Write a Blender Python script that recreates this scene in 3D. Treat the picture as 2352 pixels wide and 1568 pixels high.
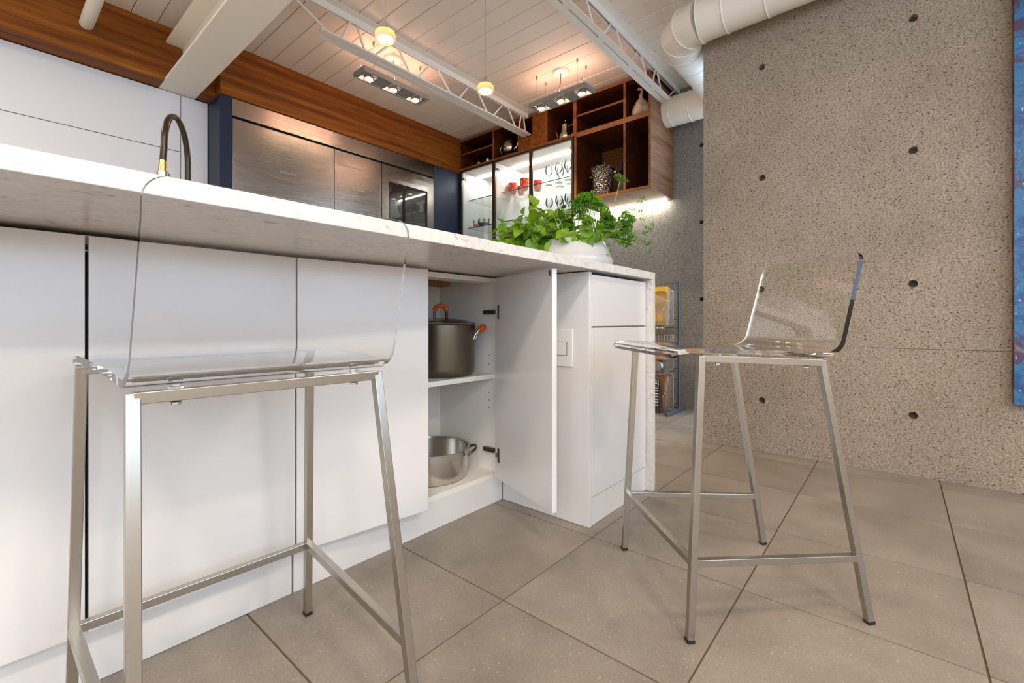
import bpy, bmesh, math, random
from mathutils import Vector, Matrix
for o in list(bpy.data.objects): bpy.data.objects.remove(o)
S = bpy.context.scene
COL = S.collection
R = random.Random(7)
PI = math.pi

# ------------------------------------------------------------------ camera
A = math.radians(40.36)          # room X axis lies this far right of the view axis
cam = bpy.data.cameras.new('camera'); camo = bpy.data.objects.new('camera', cam); COL.objects.link(camo)
camo.location = (0, 0, 0.72)
camo.rotation_euler = (PI/2, 0, A - PI/2)
cam.sensor_width = 36; cam.lens = 1046/2352*36
cam.shift_y = -47/2352
cam.clip_start = 0.02
S.camera = camo

# ------------------------------------------------------------------ world + daylight + exposure
W = bpy.data.worlds.new('world'); S.world = W; W.use_nodes = True
wn = W.node_tree.nodes; bg = wn['Background']
bg.inputs[0].default_value = (0.64, 0.81, 1.0, 1); bg.inputs[1].default_value = 3.6
def portal(name, loc, rot, sx, sy):
    l = bpy.data.lights.new(name, 'AREA'); l.shape = 'RECTANGLE'; l.size = sx; l.size_y = sy
    l.cycles.is_portal = True
    o = bpy.data.objects.new(name, l); COL.objects.link(o); o.location = loc; o.rotation_euler = rot
portal('daylight_portal', (-.36, -3.19, 1.75), (PI/2, 0, 0), 6.4, 1.5)       # window wall on the right
portal('daylight_portal', (3.42, -3.19, 1.3), (PI/2, 0, 0), .95, 2.4)
portal('daylight_portal', (-3.61, -1.4, 1.75), (PI/2, 0, -PI/2), 3.2, 1.5)   # window wall behind
portal('daylight_portal', (3.96, -1.1, 1.3), (PI/2, 0, PI/2), 4.2, 2.5)         # glazing behind the concrete wall
S.view_settings.view_transform = 'Standard'
S.view_settings.look = 'None'
S.view_settings.gamma = 1.0
S.view_settings.use_curve_mapping = False
S.view_settings.exposure = 0.40
S.cycles.max_bounces = 14; S.cycles.diffuse_bounces = 6; S.cycles.glossy_bounces = 6
S.cycles.transmission_bounces = 12; S.cycles.transparent_max_bounces = 16
S.cycles.sample_clamp_indirect = 8.0

# ------------------------------------------------------------------ material helpers
MATS = {}
def nodes(name):
    m = bpy.data.materials.new(name); m.use_nodes = True; MATS[name] = m
    nt = m.node_tree; return m, nt, nt.nodes['Principled BSDF']
def pset(p, **k):
    al = dict(col='Base Color', rough='Roughness', metal='Metallic', spec='Specular IOR Level', coat='Coat Weight', coatr='Coat Roughness',
              trans='Transmission Weight', ior='IOR', emit='Emission Color', estr='Emission Strength', sss='Subsurface Weight', aniso='Anisotropic')
    for a, v in k.items():
        if isinstance(v, tuple) and len(v) == 3: v = (*v, 1)
        p.inputs[al[a]].default_value = v
def plain(name, col, rough=0.5, **k):
    m, nt, p = nodes(name); pset(p, col=col, rough=rough, **k); return m
def tex(nt, kind, scale=(1, 1, 1), rot=(0, 0, 0), coord='Object', **k):
    tc = nt.nodes.new('ShaderNodeTexCoord'); mp = nt.nodes.new('ShaderNodeMapping')
    mp.inputs['Scale'].default_value = scale; mp.inputs['Rotation'].default_value = rot
    nt.links.new(tc.outputs[coord], mp.inputs['Vector'])
    t = nt.nodes.new(kind); nt.links.new(mp.outputs[0], t.inputs['Vector'])
    for a, v in k.items():
        if a in t.inputs: t.inputs[a].default_value = v
        else: setattr(t, a, v)
    return t
def ramp(nt, src, stops, interp='LINEAR'):
    r = nt.nodes.new('ShaderNodeValToRGB'); r.color_ramp.interpolation = interp
    e = r.color_ramp.elements
    while len(e) < len(stops): e.new(0.5)
    for i, (p, c) in enumerate(stops):
        e[i].position = p; e[i].color = (*c, 1) if len(c) == 3 else c
    nt.links.new(src, r.inputs[0]); return r
def mix(nt, a, b, fac, mode='MIX'):
    n = nt.nodes.new('ShaderNodeMix'); n.data_type = 'RGBA'; n.blend_type = mode
    for v, i in ((fac, 0), (a, 6), (b, 7)):
        if hasattr(v, 'is_linked'): nt.links.new(v, n.inputs[i])
        else: n.inputs[i].default_value = v if not (isinstance(v, tuple) and len(v) == 3) else (*v, 1)
    return n.outputs[2]
def bump(nt, p, src, strength=0.3, dist=0.01):
    b = nt.nodes.new('ShaderNodeBump'); b.inputs['Strength'].default_value = strength; b.inputs['Distance'].default_value = dist
    nt.links.new(src, b.inputs['Height'])
    if p.inputs['Normal'].is_linked:
        nt.links.new(p.inputs['Normal'].links[0].from_socket, b.inputs['Normal'])
    nt.links.new(b.outputs[0], p.inputs['Normal'])

def wood(name, c0, c1, c2, scale, rough=0.38, coat=0.15, spec=0.5):
    m, nt, p = nodes(name)
    n1 = tex(nt, 'ShaderNodeTexNoise', scale, Scale=1.0, Detail=6.0, Roughness=0.62, Distortion=0.4)
    n2 = tex(nt, 'ShaderNodeTexNoise', tuple(s*5 for s in scale), Scale=1.0, Detail=3.0, Roughness=0.6)
    r1 = ramp(nt, n1.outputs['Fac'], [(0.28, c0), (0.5, c1), (0.72, c2)])
    r2 = ramp(nt, n2.outputs['Fac'], [(0.35, (0.62, 0.62, 0.62)), (0.65, (1.12, 1.12, 1.12))])
    nt.links.new(mix(nt, r1.outputs[0], r2.outputs[0], 0.8, 'MULTIPLY'), p.inputs['Base Color'])
    pset(p, rough=rough, coat=coat, coatr=0.25, spec=spec); bump(nt, p, n2.outputs['Fac'], 0.08, 0.002); return m
# grain along X / along Y
wood('soffit_wood', (0.10, 0.022, 0.002), (0.235, 0.066, 0.005), (0.34, 0.115, 0.010), (0.9, 24, 24), 0.55, 0.0, 0.2)
wood('shelf_wood', (0.034, 0.006, 0.001), (0.080, 0.017, 0.0025), (0.135, 0.034, 0.005), (12, 0.9, 12), 0.42, 0.0, 0.35)  # darkened so the shade inside the bays sits in the colour
wood('lit_edge_wood', (0.15, 0.045, 0.010), (0.24, 0.080, 0.018), (0.31, 0.115, 0.030), (12, 0.9, 12), 0.45, 0.0, 0.35)  # lighter copy for front edges, their light painted into the wood colour
wood('panel_wood', (0.15, 0.062, 0.026), (0.27, 0.132, 0.062), (0.37, 0.20, 0.105), (1.2, 12, 16), rough=0.5, coat=0.0)

def speck_concrete(name, base, dark, light, pit, bstr, pitlim=0.2):
    m, nt, p = nodes(name)
    big = tex(nt, 'ShaderNodeTexNoise', (1, 1, 1), Scale=1.6, Detail=5.0, Roughness=0.6)
    rb = ramp(nt, big.outputs['Fac'], [(0.3, dark), (0.5, base), (0.72, light)])
    fine = tex(nt, 'ShaderNodeTexNoise', (1, 1, 1), Scale=150.0, Detail=2.5, Roughness=0.6)
    rf = ramp(nt, fine.outputs['Fac'], [(0.3, (0.50, 0.50, 0.50)), (0.5, (1, 1, 1)), (0.7, (1.38, 1.38, 1.38))])
    c = mix(nt, rb.outputs[0], rf.outputs[0], 0.9, 'MULTIPLY')
    vo = tex(nt, 'ShaderNodeTexVoronoi', (1, 1, 1.7), Scale=52.0, Randomness=1.0)
    rv = ramp(nt, vo.outputs['Distance'], [(0.16, (1, 1, 1)), (pitlim+.06, (0, 0, 0))])
    sel = ramp(nt, vo.outputs['Color'], [(0.42, (0, 0, 0)), (0.5, (1, 1, 1))])
    mk = mix(nt, rv.outputs[0], sel.outputs[0], 1.0, 'MULTIPLY')
    c = mix(nt, c, pit, mk)
    vo2 = tex(nt, 'ShaderNodeTexVoronoi', (1, 1, 1), Scale=38.0)
    rv2 = ramp(nt, vo2.outputs['Distance'], [(0.05, (1, 1, 1)), (0.11, (0, 0, 0))])
    sel2 = ramp(nt, vo2.outputs['Color'], [(0.72, (0, 0, 0)), (0.78, (1, 1, 1))])
    c = mix(nt, c, tuple(min(1, x*1.9) for x in base), mix(nt, rv2.outputs[0], sel2.outputs[0], 1.0, 'MULTIPLY'))
    nt.links.new(c, p.inputs['Base Color']); pset(p, rough=0.9, spec=0.2)
    inv = nt.nodes.new('ShaderNodeInvert'); nt.links.new(mk, inv.inputs['Color'])
    bump(nt, p, fine.outputs['Fac'], bstr, 0.006); bump(nt, p, inv.outputs[0], bstr*0.6, 0.004)
    return m
speck_concrete('concrete_warm', (0.335, 0.272, 0.212), (0.28, 0.226, 0.174), (0.39, 0.318, 0.255), (0.10, 0.075, 0.06), 0.45)
speck_concrete('concrete_grey', (0.29, 0.275, 0.255), (0.24, 0.23, 0.215), (0.34, 0.32, 0.30), (0.07, 0.065, 0.06), 0.8)
plain('hole_dark', (0.045, 0.035, 0.028), 0.9)
plain('plug_grey', (0.10, 0.085, 0.07), 0.8)

m, nt, p = nodes('floor_tile')
n1 = tex(nt, 'ShaderNodeTexNoise', (1, 1, 1), Scale=3.2, Detail=6.0, Roughness=0.65, coord='Object')
oi = nt.nodes.new('ShaderNodeObjectInfo')
va = nt.nodes.new('ShaderNodeVectorMath'); va.operation = 'ADD'
sc_ = nt.nodes.new('ShaderNodeMath'); sc_.operation = 'MULTIPLY'; sc_.inputs[1].default_value = 37.0
nt.links.new(oi.outputs['Random'], sc_.inputs[0])
mpn = n1.inputs['Vector'].links[0].from_node
nt.links.new(mpn.outputs[0], va.inputs[0]); nt.links.new(sc_.outputs[0], va.inputs[1]); nt.links.new(va.outputs[0], n1.inputs['Vector'])
r1 = ramp(nt, n1.outputs['Fac'], [(0.3, (0.205, 0.172, 0.138)), (0.5, (0.27, 0.228, 0.185)), (0.7, (0.325, 0.278, 0.228))])
n2 = tex(nt, 'ShaderNodeTexNoise', (1, 1, 1), Scale=190.0, Detail=2.0, Roughness=0.7)
r2 = ramp(nt, n2.outputs['Fac'], [(0.3, (0.82, 0.82, 0.82)), (0.7, (1.14, 1.14, 1.14))])
c = mix(nt, r1.outputs[0], r2.outputs[0], 0.8, 'MULTIPLY')
n3 = tex(nt, 'ShaderNodeTexNoise', (1, 2.6, 1), (0, 0, 0.6), Scale=75.0, Detail=2.0, Roughness=0.5)
r3 = ramp(nt, n3.outputs['Fac'], [(0.67, (0, 0, 0)), (0.72, (1, 1, 1))])
c = mix(nt, c, (0.44, 0.40, 0.35), r3.outputs[0])
nt.links.new(c, p.inputs['Base Color']); pset(p, rough=0.42, spec=0.4)
rr = ramp(nt, n1.outputs['Fac'], [(0.3, (0.34, 0.34, 0.34)), (0.7, (0.5, 0.5, 0.5))]); nt.links.new(rr.outputs[0], p.inputs['Roughness'])
bump(nt, p, n2.outputs['Fac'], 0.06, 0.002)
plain('grout', (0.135, 0.090, 0.050), 0.95)

m, nt, p = nodes('quartz')
n1 = tex(nt, 'ShaderNodeTexNoise', (1, 1, 1), Scale=34.0, Detail=6.0, Roughness=0.7, Distortion=1.2)
r1 = ramp(nt, n1.outputs['Fac'], [(0.33, (0.38, 0.35, 0.32)), (0.40, (0.66, 0.62, 0.58)), (0.55, (0.72, 0.68, 0.64)), (0.72, (0.78, 0.75, 0.71))])
n2 = tex(nt, 'ShaderNodeTexNoise', (1, 1, 1), Scale=12.0, Detail=8.0, Roughness=0.75, Distortion=2.5)
r2 = ramp(nt, n2.outputs['Fac'], [(0.485, (0, 0, 0)), (0.498, (1, 1, 1)), (0.511, (0, 0, 0))])
n3 = tex(nt, 'ShaderNodeTexNoise', (1, 1, 1), Scale=9.0, Detail=1.0)
r3 = ramp(nt, n3.outputs['Fac'], [(0.52, (0, 0, 0)), (0.62, (0.55, 0.55, 0.55))])
nt.links.new(mix(nt, r1.outputs[0], (0.45, 0.42, 0.38), mix(nt, r2.outputs[0], r3.outputs[0], 1.0, 'MULTIPLY')), p.inputs['Base Color'])
pset(p, rough=0.25, spec=0.5)
plain('white_lacquer', (0.73, 0.705, 0.69), 0.3, spec=0.5, coat=0.7, coatr=0.15); MATS['white_lacquer'].node_tree.nodes['Principled BSDF'].inputs['Coat IOR'].default_value = 1.55
plain('white_matte', (0.80, 0.79, 0.77), 0.45)
plain('tall_white', (0.70, 0.70, 0.73), 0.35, coat=0.2, coatr=0.25)
plain('melamine', (0.80, 0.77, 0.72), 0.45)
plain('navy', (0.010, 0.018, 0.042), 0.45, spec=0.3)
plain('steel_paint', (0.80, 0.76, 0.70), 0.5)
plain('beam_paint', (0.88, 0.83, 0.72), 0.55)
plain('ceiling_paint', (0.80, 0.725, 0.635), 0.55)
plain('ceiling_gap', (0.10, 0.085, 0.07), 0.9)
plain('duct_paint', (0.86, 0.82, 0.75), 0.5)
plain('chip_edge', (0.35, 0.17, 0.06), 0.8)
plain('black_gap', (0.008, 0.008, 0.008), 0.7)
plain('black_rubber', (0.012, 0.011, 0.01), 0.5)
plain('bronze_frame', (0.10, 0.075, 0.052), 0.35, metal=0.8)
plain('chrome', (0.75, 0.74, 0.72), 0.12, metal=1.0)
plain('dark_metal', (0.12, 0.105, 0.09), 0.35, metal=0.9)
plain('rack_metal', (0.09, 0.13, 0.18), 0.4, metal=0.3)
plain('wire_metal', (0.45, 0.43, 0.41), 0.3, metal=1.0)
plain('fixture_grey', (0.27, 0.275, 0.26), 0.45, metal=0.35)
plain('fixture_dark', (0.10, 0.095, 0.085), 0.5)
plain('white_plastic', (0.80, 0.78, 0.74), 0.35)
plain('planter_glaze', (0.53, 0.53, 0.52), 0.22, coat=0.3)
plain('soil', (0.04, 0.025, 0.015), 1.0)
plain('hardanodized', (0.155, 0.13, 0.098), 0.34, metal=0.85)
plain('orange_silicone', (0.75, 0.10, 0.012), 0.45)
plain('brass', (0.62, 0.40, 0.16), 0.22, metal=1.0)
plain('hose_black', (0.030, 0.019, 0.010), 0.25, metal=0.5)
plain('text_grey', (0.42, 0.40, 0.38), 0.4, metal=0.6)
plain('cord', (0.30, 0.27, 0.23), 0.5)
def brushed(name, col, rough, sc, bs=0.04):
    m, nt, p = nodes(name)
    n = tex(nt, 'ShaderNodeTexNoise', sc, Scale=1.0, Detail=3.0, Roughness=0.6)
    r = ramp(nt, n.outputs['Fac'], [(0.3, (rough*0.9,)*3), (0.7, (rough*1.15,)*3)]); nt.links.new(r.outputs[0], p.inputs['Roughness'])
    r2 = ramp(nt, n.outputs['Fac'], [(0.3, tuple(x*0.96 for x in col)), (0.7, col)]); nt.links.new(r2.outputs[0], p.inputs['Base Color'])
    pset(p, metal=1.0)
    if bs: bump(nt, p, n.outputs['Fac'], bs, 0.001)
    return m
brushed('appliance_steel', (0.40, 0.365, 0.335), 0.15, (1.2, 1.2, 800), 0.32)
plain('stool_steel', (0.46, 0.425, 0.375), 0.27, metal=1.0)
brushed('pan_steel', (0.60, 0.55, 0.49), 0.2, (8, 8, 400))
brushed('silverware', (0.62, 0.56, 0.47), 0.16, (60, 60, 60))
m, nt, p = nodes('hammered'); pset(p, col=(0.36, 0.33, 0.30), rough=0.16, metal=1.0)
v = tex(nt, 'ShaderNodeTexVoronoi', (1, 1, 1), Scale=85.0); bump(nt, p, v.outputs['Distance'], 0.9, 0.012)
plain('acrylic', (1, 1, 1), 0.0, trans=1.0, ior=1.49)
plain('thick_glass', (0.97, 1.0, 0.99), 0.0, trans=1.0, ior=1.45)
def thin_glass(name, tint, gloss_fac, grough=0.02):
    m = bpy.data.materials.new(name); m.use_nodes = True; MATS[name] = m; nt = m.node_tree; nt.nodes.clear()
    o = nt.nodes.new('ShaderNodeOutputMaterial'); t = nt.nodes.new('ShaderNodeBsdfTransparent'); g = nt.nodes.new('ShaderNodeBsdfGlossy')
    t.inputs[0].default_value = (*tint, 1); g.inputs['Roughness'].default_value = grough
    f = nt.nodes.new('ShaderNodeFresnel'); f.inputs[0].default_value = 1.45
    mu = nt.nodes.new('ShaderNodeMath'); mu.operation = 'MULTIPLY'; mu.inputs[1].default_value = gloss_fac
    nt.links.new(f.outputs[0], mu.inputs[0])
    x = nt.nodes.new('ShaderNodeMixShader'); nt.links.new(mu.outputs[0], x.inputs[0]); nt.links.new(t.outputs[0], x.inputs[1]); nt.links.new(g.outputs[0], x.inputs[2])
    nt.links.new(x.outputs[0], o.inputs[0]); return m
thin_glass('door_glass', (0.97, 0.985, 0.98), 0.45)
thin_glass('shelf_glass', (0.95, 0.985, 0.975), 0.5)
thin_glass('tumbler_glass', (0.96, 0.975, 0.97), 0.9)
plain('shelf_edge', (0.02, 0.075, 0.06), 0.15, coat=0.5)
plain('oven_glass', (0.010, 0.012, 0.013), 0.03, spec=1.0, coat=1.0, coatr=0.02)
m, nt, p = nodes('red_glass')
v = tex(nt, 'ShaderNodeTexNoise', (1, 1, 0.5), Scale=70.0, Detail=2.0)
r_ = ramp(nt, v.outputs['Fac'], [(0.42, (0.62, 0.02, 0.015)), (0.55, (0.85, 0.06, 0.03)), (0.63, (0.75, 0.42, 0.10))])
nt.links.new(r_.outputs[0], p.inputs['Base Color']); pset(p, rough=0.2, trans=0.25, coat=0.5)
def emission(name, col, s):
    m, nt, p = nodes(name); pset(p, col=(0.9, 0.9, 0.9), emit=col, estr=s); return m
emission('added_drum_diffuser', (1.0, 0.84, 0.66), 2.0)
emission('lamp_lens', (1.0, 0.80, 0.50), 26.0)
emission('pendant_lens', (1.0, 0.74, 0.30), 9.0)
emission('led_strip', (1.0, 0.98, 0.93), 75.0)
emission('led_under', (1.0, 0.94, 0.76), 40.0)
m, nt, p = nodes('frosted'); pset(p, col=(0.60, 0.56, 0.38), rough=0.35, trans=0.7, ior=1.3)
def leafmat(name, c0, c1, c2):
    m, nt, p = nodes(name); oi = nt.nodes.new('ShaderNodeObjectInfo')
    n = tex(nt, 'ShaderNodeTexNoise', (1, 1, 1), Scale=45.0, Detail=3.0)
    a = nt.nodes.new('ShaderNodeMath'); a.operation = 'MULTIPLY_ADD'; a.inputs[1].default_value = 0.55
    nt.links.new(n.outputs['Fac'], a.inputs[0])
    b = nt.nodes.new('ShaderNodeMath'); b.operation = 'MULTIPLY'; b.inputs[1].default_value = 0.5
    nt.links.new(oi.outputs['Random'], b.inputs[0]); nt.links.new(b.outputs[0], a.inputs[2])
    r = ramp(nt, a.outputs[0], [(0.2, c0), (0.5, c1), (0.85, c2)]); nt.links.new(r.outputs[0], p.inputs['Base Color'])
    pset(p, rough=0.42, spec=0.45); p.inputs['Transmission Weight'].default_value = 0.0
    tr = nt.nodes.new('ShaderNodeBsdfTranslucent'); nt.links.new(r.outputs[0], tr.inputs[0])
    x = nt.nodes.new('ShaderNodeMixShader'); x.inputs[0].default_value = 0.3
    out = nt.nodes['Material Output']; nt.links.new(p.outputs[0], x.inputs[1]); nt.links.new(tr.outputs[0], x.inputs[2]); nt.links.new(x.outputs[0], out.inputs[0])
leafmat('basil_leaf', (0.05, 0.15, 0.004), (0.125, 0.27, 0.008), (0.27, 0.42, 0.018))
leafmat('parsley_leaf', (0.035, 0.15, 0.003), (0.10, 0.29, 0.006), (0.24, 0.44, 0.012))
plain('stem_green', (0.26, 0.42, 0.06), 0.5)

# ------------------------------------------------------------------ mesh helpers
class MB:
    def __init__(s): s.v = []; s.f = []; s.mi = []; s.cur = 0
    def add(s, vs, fs):
        b = len(s.v); s.v += [tuple(q) for q in vs]; s.f += [tuple(b+i for i in f) for f in fs]; s.mi += [s.cur]*len(fs); return s
    def box(s, x0, x1, y0, y1, z0, z1):
        return s.add([(x0,y0,z0),(x1,y0,z0),(x1,y1,z0),(x0,y1,z0),(x0,y0,z1),(x1,y0,z1),(x1,y1,z1),(x0,y1,z1)],
                     [(0,3,2,1),(4,5,6,7),(0,1,5,4),(1,2,6,5),(2,3,7,6),(3,0,4,7)])
    def bar(s, a, b, w, h, up=(0, 0, 1)):
        a, b = Vector(a), Vector(b); d = (b-a).normalized(); u = Vector(up); r = d.cross(u)
        if r.length < 1e-6: r = d.cross(Vector((1, 0, 0)))
        r.normalize(); u = r.cross(d).normalized()
        vs = [q + r*sx*w/2 + u*sy*h/2 for q in (a, b) for sx, sy in ((-1,-1),(1,-1),(1,1),(-1,1))]
        return s.add(vs, [(0,3,2,1),(4,5,6,7),(0,1,5,4),(1,2,6,5),(2,3,7,6),(3,0,4,7)])
    def tube(s, path, r, n=10, cap=True, closed=False):
        P = [Vector(q) for q in path]; N = len(P); rs = r if isinstance(r, (list, tuple)) else [r]*N
        vs = []; prev = None
        for i in range(N):
            if closed: d = P[(i+1) % N]-P[i-1]
            else: d = P[min(i+1, N-1)]-P[max(i-1, 0)]
            d.normalize()
            if prev is None:
                a = Vector((0, 0, 1)) if abs(d.z) < 0.9 else Vector((1, 0, 0)); u = d.cross(a).normalized()
            else:
                u = prev - d*prev.dot(d); u.normalize()
            prev = u; w = d.cross(u)
            vs += [P[i] + (u*math.cos(t)+w*math.sin(t))*rs[i] for t in (2*PI*k/n for k in range(n))]
        fs = []
        for i in range(N if closed else N-1):
            j = (i+1) % N
            fs += [(i*n+k, i*n+(k+1) % n, j*n+(k+1) % n, j*n+k) for k in range(n)]
        if cap and not closed: fs += [tuple(range(n-1, -1, -1)), tuple(range((N-1)*n, N*n))]
        return s.add(vs, fs)
    def lathe(s, prof, c=(0, 0, 0), n=28, axis='z', capb=True, capt=True):
        vs = []; M = len(prof)
        for r, z in prof:
            for k in range(n):
                t = 2*PI*k/n; q = (r*math.cos(t), r*math.sin(t), z)
                if axis == 'x': q = (q[2], q[0], q[1])
                if axis == 'y': q = (q[1], q[2], q[0])
                vs.append((q[0]+c[0], q[1]+c[1], q[2]+c[2]))
        fs = [(i*n+k, i*n+(k+1) % n, (i+1)*n+(k+1) % n, (i+1)*n+k) for i in range(M-1) for k in range(n)]
        if capb and prof[0][0] > 1e-5: fs.append(tuple(range(n-1, -1, -1)))
        if capt and prof[-1][0] > 1e-5: fs.append(tuple(range((M-1)*n, M*n)))
        return s.add(vs, fs)
    def prism(s, poly, y0, y1, plane='xz'):
        n = len(poly)
        def P(a, b, c):
            return (a, c, b) if plane == 'xz' else ((c, a, b) if plane == 'yz' else (a, b, c))
        vs = [P(a, b, y0) for a, b in poly] + [P(a, b, y1) for a, b in poly]
        fs = [tuple(range(n)), tuple(range(2*n-1, n-1, -1))] + [(i, i+n, (i+1) % n+n, (i+1) % n) for i in range(n)]
        return s.add(vs, fs)
    def sphere(s, c, r, n=14, m=8, sz=1.0):
        prof = [(max(1e-4, r*math.sin(PI*i/m)), -r*sz*math.cos(PI*i/m)) for i in range(m+1)]
        return s.lathe(prof, c, n)
    def build(s, name, mat, parent=None, local=False, smooth=None, bevel=0.0, mats=None):
        off = Vector((0, 0, 0))
        if parent is not None and not local:
            q = parent
            while q is not None: off += q.location; q = q.parent
        me = bpy.data.meshes.new(name)
        me.from_pydata([(a-off.x, b-off.y, c-off.z) for a, b, c in s.v], [], s.f)
        for mm in (mats or [mat]): me.materials.append(MATS[mm])
        if mats: me.polygons.foreach_set('material_index', s.mi)
        fix(me, smooth)
        o = bpy.data.objects.new(name, me); COL.objects.link(o)
        if parent is not None: o.parent = parent
        if bevel:
            b = o.modifiers.new('bevel', 'BEVEL'); b.width = bevel; b.segments = 2; b.limit_method = 'ANGLE'; b.angle_limit = 0.6
        return o
def fix(me, smooth):
    bm = bmesh.new(); bm.from_mesh(me)
    bmesh.ops.recalc_face_normals(bm, faces=bm.faces)
    if smooth:
        for f in bm.faces: f.smooth = True
        for e in bm.edges:
            if len(e.link_faces) == 2 and e.calc_face_angle(0) > math.radians(smooth): e.smooth = False
    bm.to_mesh(me); bm.free(); me.update()
def tag(o, label=None, cat=None, group=None, kind=None):
    for k, v in (('label', label), ('category', cat), ('group', group), ('kind', kind)):
        if v: o[k] = v
    return o
def thing(name, loc, label, cat, group=None, rz=0.0):
    o = bpy.data.objects.new(name, None); COL.objects.link(o); o.location = loc; o.rotation_euler = (0, 0, rz); o.empty_display_size = 0.05
    return tag(o, label, cat, group)
def struct(o): o['kind'] = 'structure'; return o
def Bx(*a): return MB().box(*a)
def boolean(o, cutters):
    dg = bpy.context.evaluated_depsgraph_get()
    for cmb in cutters:
        c = cmb.build('cutter', 'hole_dark')
        md = o.modifiers.new('b', 'BOOLEAN'); md.operation = 'DIFFERENCE'; md.solver = 'EXACT'; md.object = c
        dg = bpy.context.evaluated_depsgraph_get(); dg.update()
        me = bpy.data.meshes.new_from_object(o.evaluated_get(dg))
        o.modifiers.clear(); old = o.data; o.data = me; bpy.data.meshes.remove(old)
        cm = c.data; bpy.data.objects.remove(c); bpy.data.meshes.remove(cm)
def copy_tree(o, parent=None):
    c = o.copy(); COL.objects.link(c); c.parent = parent
    for ch in list(o.children): copy_tree(ch, c)
    return c
def text_mesh(body, name, mat, size, M, parent, extrude=0.0004, align='LEFT'):
    cu = bpy.data.curves.new(name, 'FONT'); cu.body = body; cu.size = size; cu.extrude = extrude; cu.align_x = align
    t = bpy.data.objects.new(name+'_src', cu); COL.objects.link(t)
    dg = bpy.context.evaluated_depsgraph_get(); dg.update()
    me = bpy.data.meshes.new_from_object(t.evaluated_get(dg)); bpy.data.objects.remove(t)
    me.transform(M); me.materials.clear(); me.materials.append(MATS[mat])
    o = bpy.data.objects.new(name, me); COL.objects.link(o); o.parent = parent
    return o

CEIL = 2.665; DOWNW = 20
# ================================================================== SETTING
# floor with individual tiles
XJ0, XS = 0.4315, 0.4495; YJ0, YS = -0.139, 0.459; G = 0.0045
fl = struct(Bx(-3.62, 4.05, -3.22, 4.15, -0.06, -0.003).build('floor', 'grout'))
tm = None
for i in range(-9, 9):
    for j in range(-7, 10):
        x0 = XJ0+XS*i; y0 = YJ0+YS*j
        if x0 < -3.62 or x0+XS > 4.06 or y0 < -3.4 or y0 > 3.9: continue
        if tm is None:
            t = Bx(-XS/2+G/2, XS/2-G/2, -YS/2+G/2, YS/2-G/2, -0.012, 0.0).build('floor_tile', 'floor_tile', fl, local=True); tm = t.data
        else:
            t = bpy.data.objects.new('floor_tile', tm); COL.objects.link(t); t.parent = fl
        t.location = (x0+XS/2, y0+YS/2, R.uniform(-0.0006, 0))
# ceiling with boards running along Y
ce = struct(Bx(-3.62, 4.05, -3.22, 4.15, CEIL+0.022, CEIL+0.10).build('ceiling', 'ceiling_gap'))
bm_ = None; BW = 0.1335
for i in range(-37, 21):
    x0 = 1.30+BW*i
    if x0+BW > 4.04 or x0 < -3.62: continue
    if bm_ is None:
        b = MB().prism([(-BW/2+.0018, 0.02), (-BW/2+.0018, .004), (-BW/2+.005, 0), (BW/2-.005, 0), (BW/2-.0018, .004), (BW/2-.0018, .02)], -3.68, 3.68).build('ceiling_board', 'ceiling_paint', ce, local=True); bm_ = b.data
    else:
        b = bpy.data.objects.new('ceiling_board', bm_); COL.objects.link(b); b.parent = ce
    b.location = (x0+BW/2, 0.465, CEIL+R.uniform(-0.0008, 0.0012))
# concrete walls
XW, XB = 2.815, 3.83
HOLES = [(y, z) for y in (0.578, -0.050, -0.678, -1.306) for z in (2.124, 1.512, 0.893, 0.281)]
wr = struct(Bx(XW, XW+0.16, -3.2, 0.891, 0, CEIL).build('wall_right', 'concrete_warm'))
cb = MB()
for y, z in HOLES: cb.lathe([(0.015, 0.05), (0.0175, 0.0), (0.0185, -0.02)], (XW, y, z), 18, 'x')
boolean(wr, [cb])
for y, z in HOLES:
    MB().lathe([(0.0158, 0), (0.0158, 0.006), (0.009, 0.0062), (0.009, 0.002)], (XW+0.034, y, z), 18, 'x').build('tie_hole_plug', 'plug_grey', wr)
    MB().lathe([(0.0085, 0), (0.0085, 0.003)], (XW+0.0345, y, z), 14, 'x').build('tie_hole_core', 'hole_dark', wr)
MB().box(XW-0.0006, XW+0.002, -3.2, 0.10, 0.590, 0.5925).build('pour_seam', 'plug_grey', wr)
wb = struct(Bx(XB, XB+0.16, 1.0, 4.15, 0, CEIL).build('wall_back', 'concrete_grey'))
HB = [(y, z) for y in (1.228,) for z in (2.154, 1.526, 0.898)]
cb = MB()
for y, z in HB: cb.lathe([(0.016, 0.05), (0.0175, 0.0), (0.0185, -0.02)], (XB, y, z), 16, 'x')
boolean(wb, [cb])
for y, z in HB: MB().lathe([(0.016, 0), (0.016, 0.006)], (XB+0.03, y, z), 16, 'x').build('tie_hole_plug', 'hole_dark', wb)
struct(Bx(-3.62, 4.0, 4.12, 4.25, 0, CEIL).build('wall_kitchen', 'white_matte'))
wg = struct(Bx(XB+.06, XB+.12, -3.2, .998, 2.52, CEIL).build('window_1', 'fixture_dark'))
for y in (-3.17, -2.13, -1.09, -.06, .965): Bx(XB+.06, XB+.12, y-.03, y+.03, .05, 2.52).build('mullion', 'fixture_dark', wg)
Bx(XB+.06, XB+.12, -3.2, .998, 0, .05).build('sill', 'fixture_dark', wg)
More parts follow.
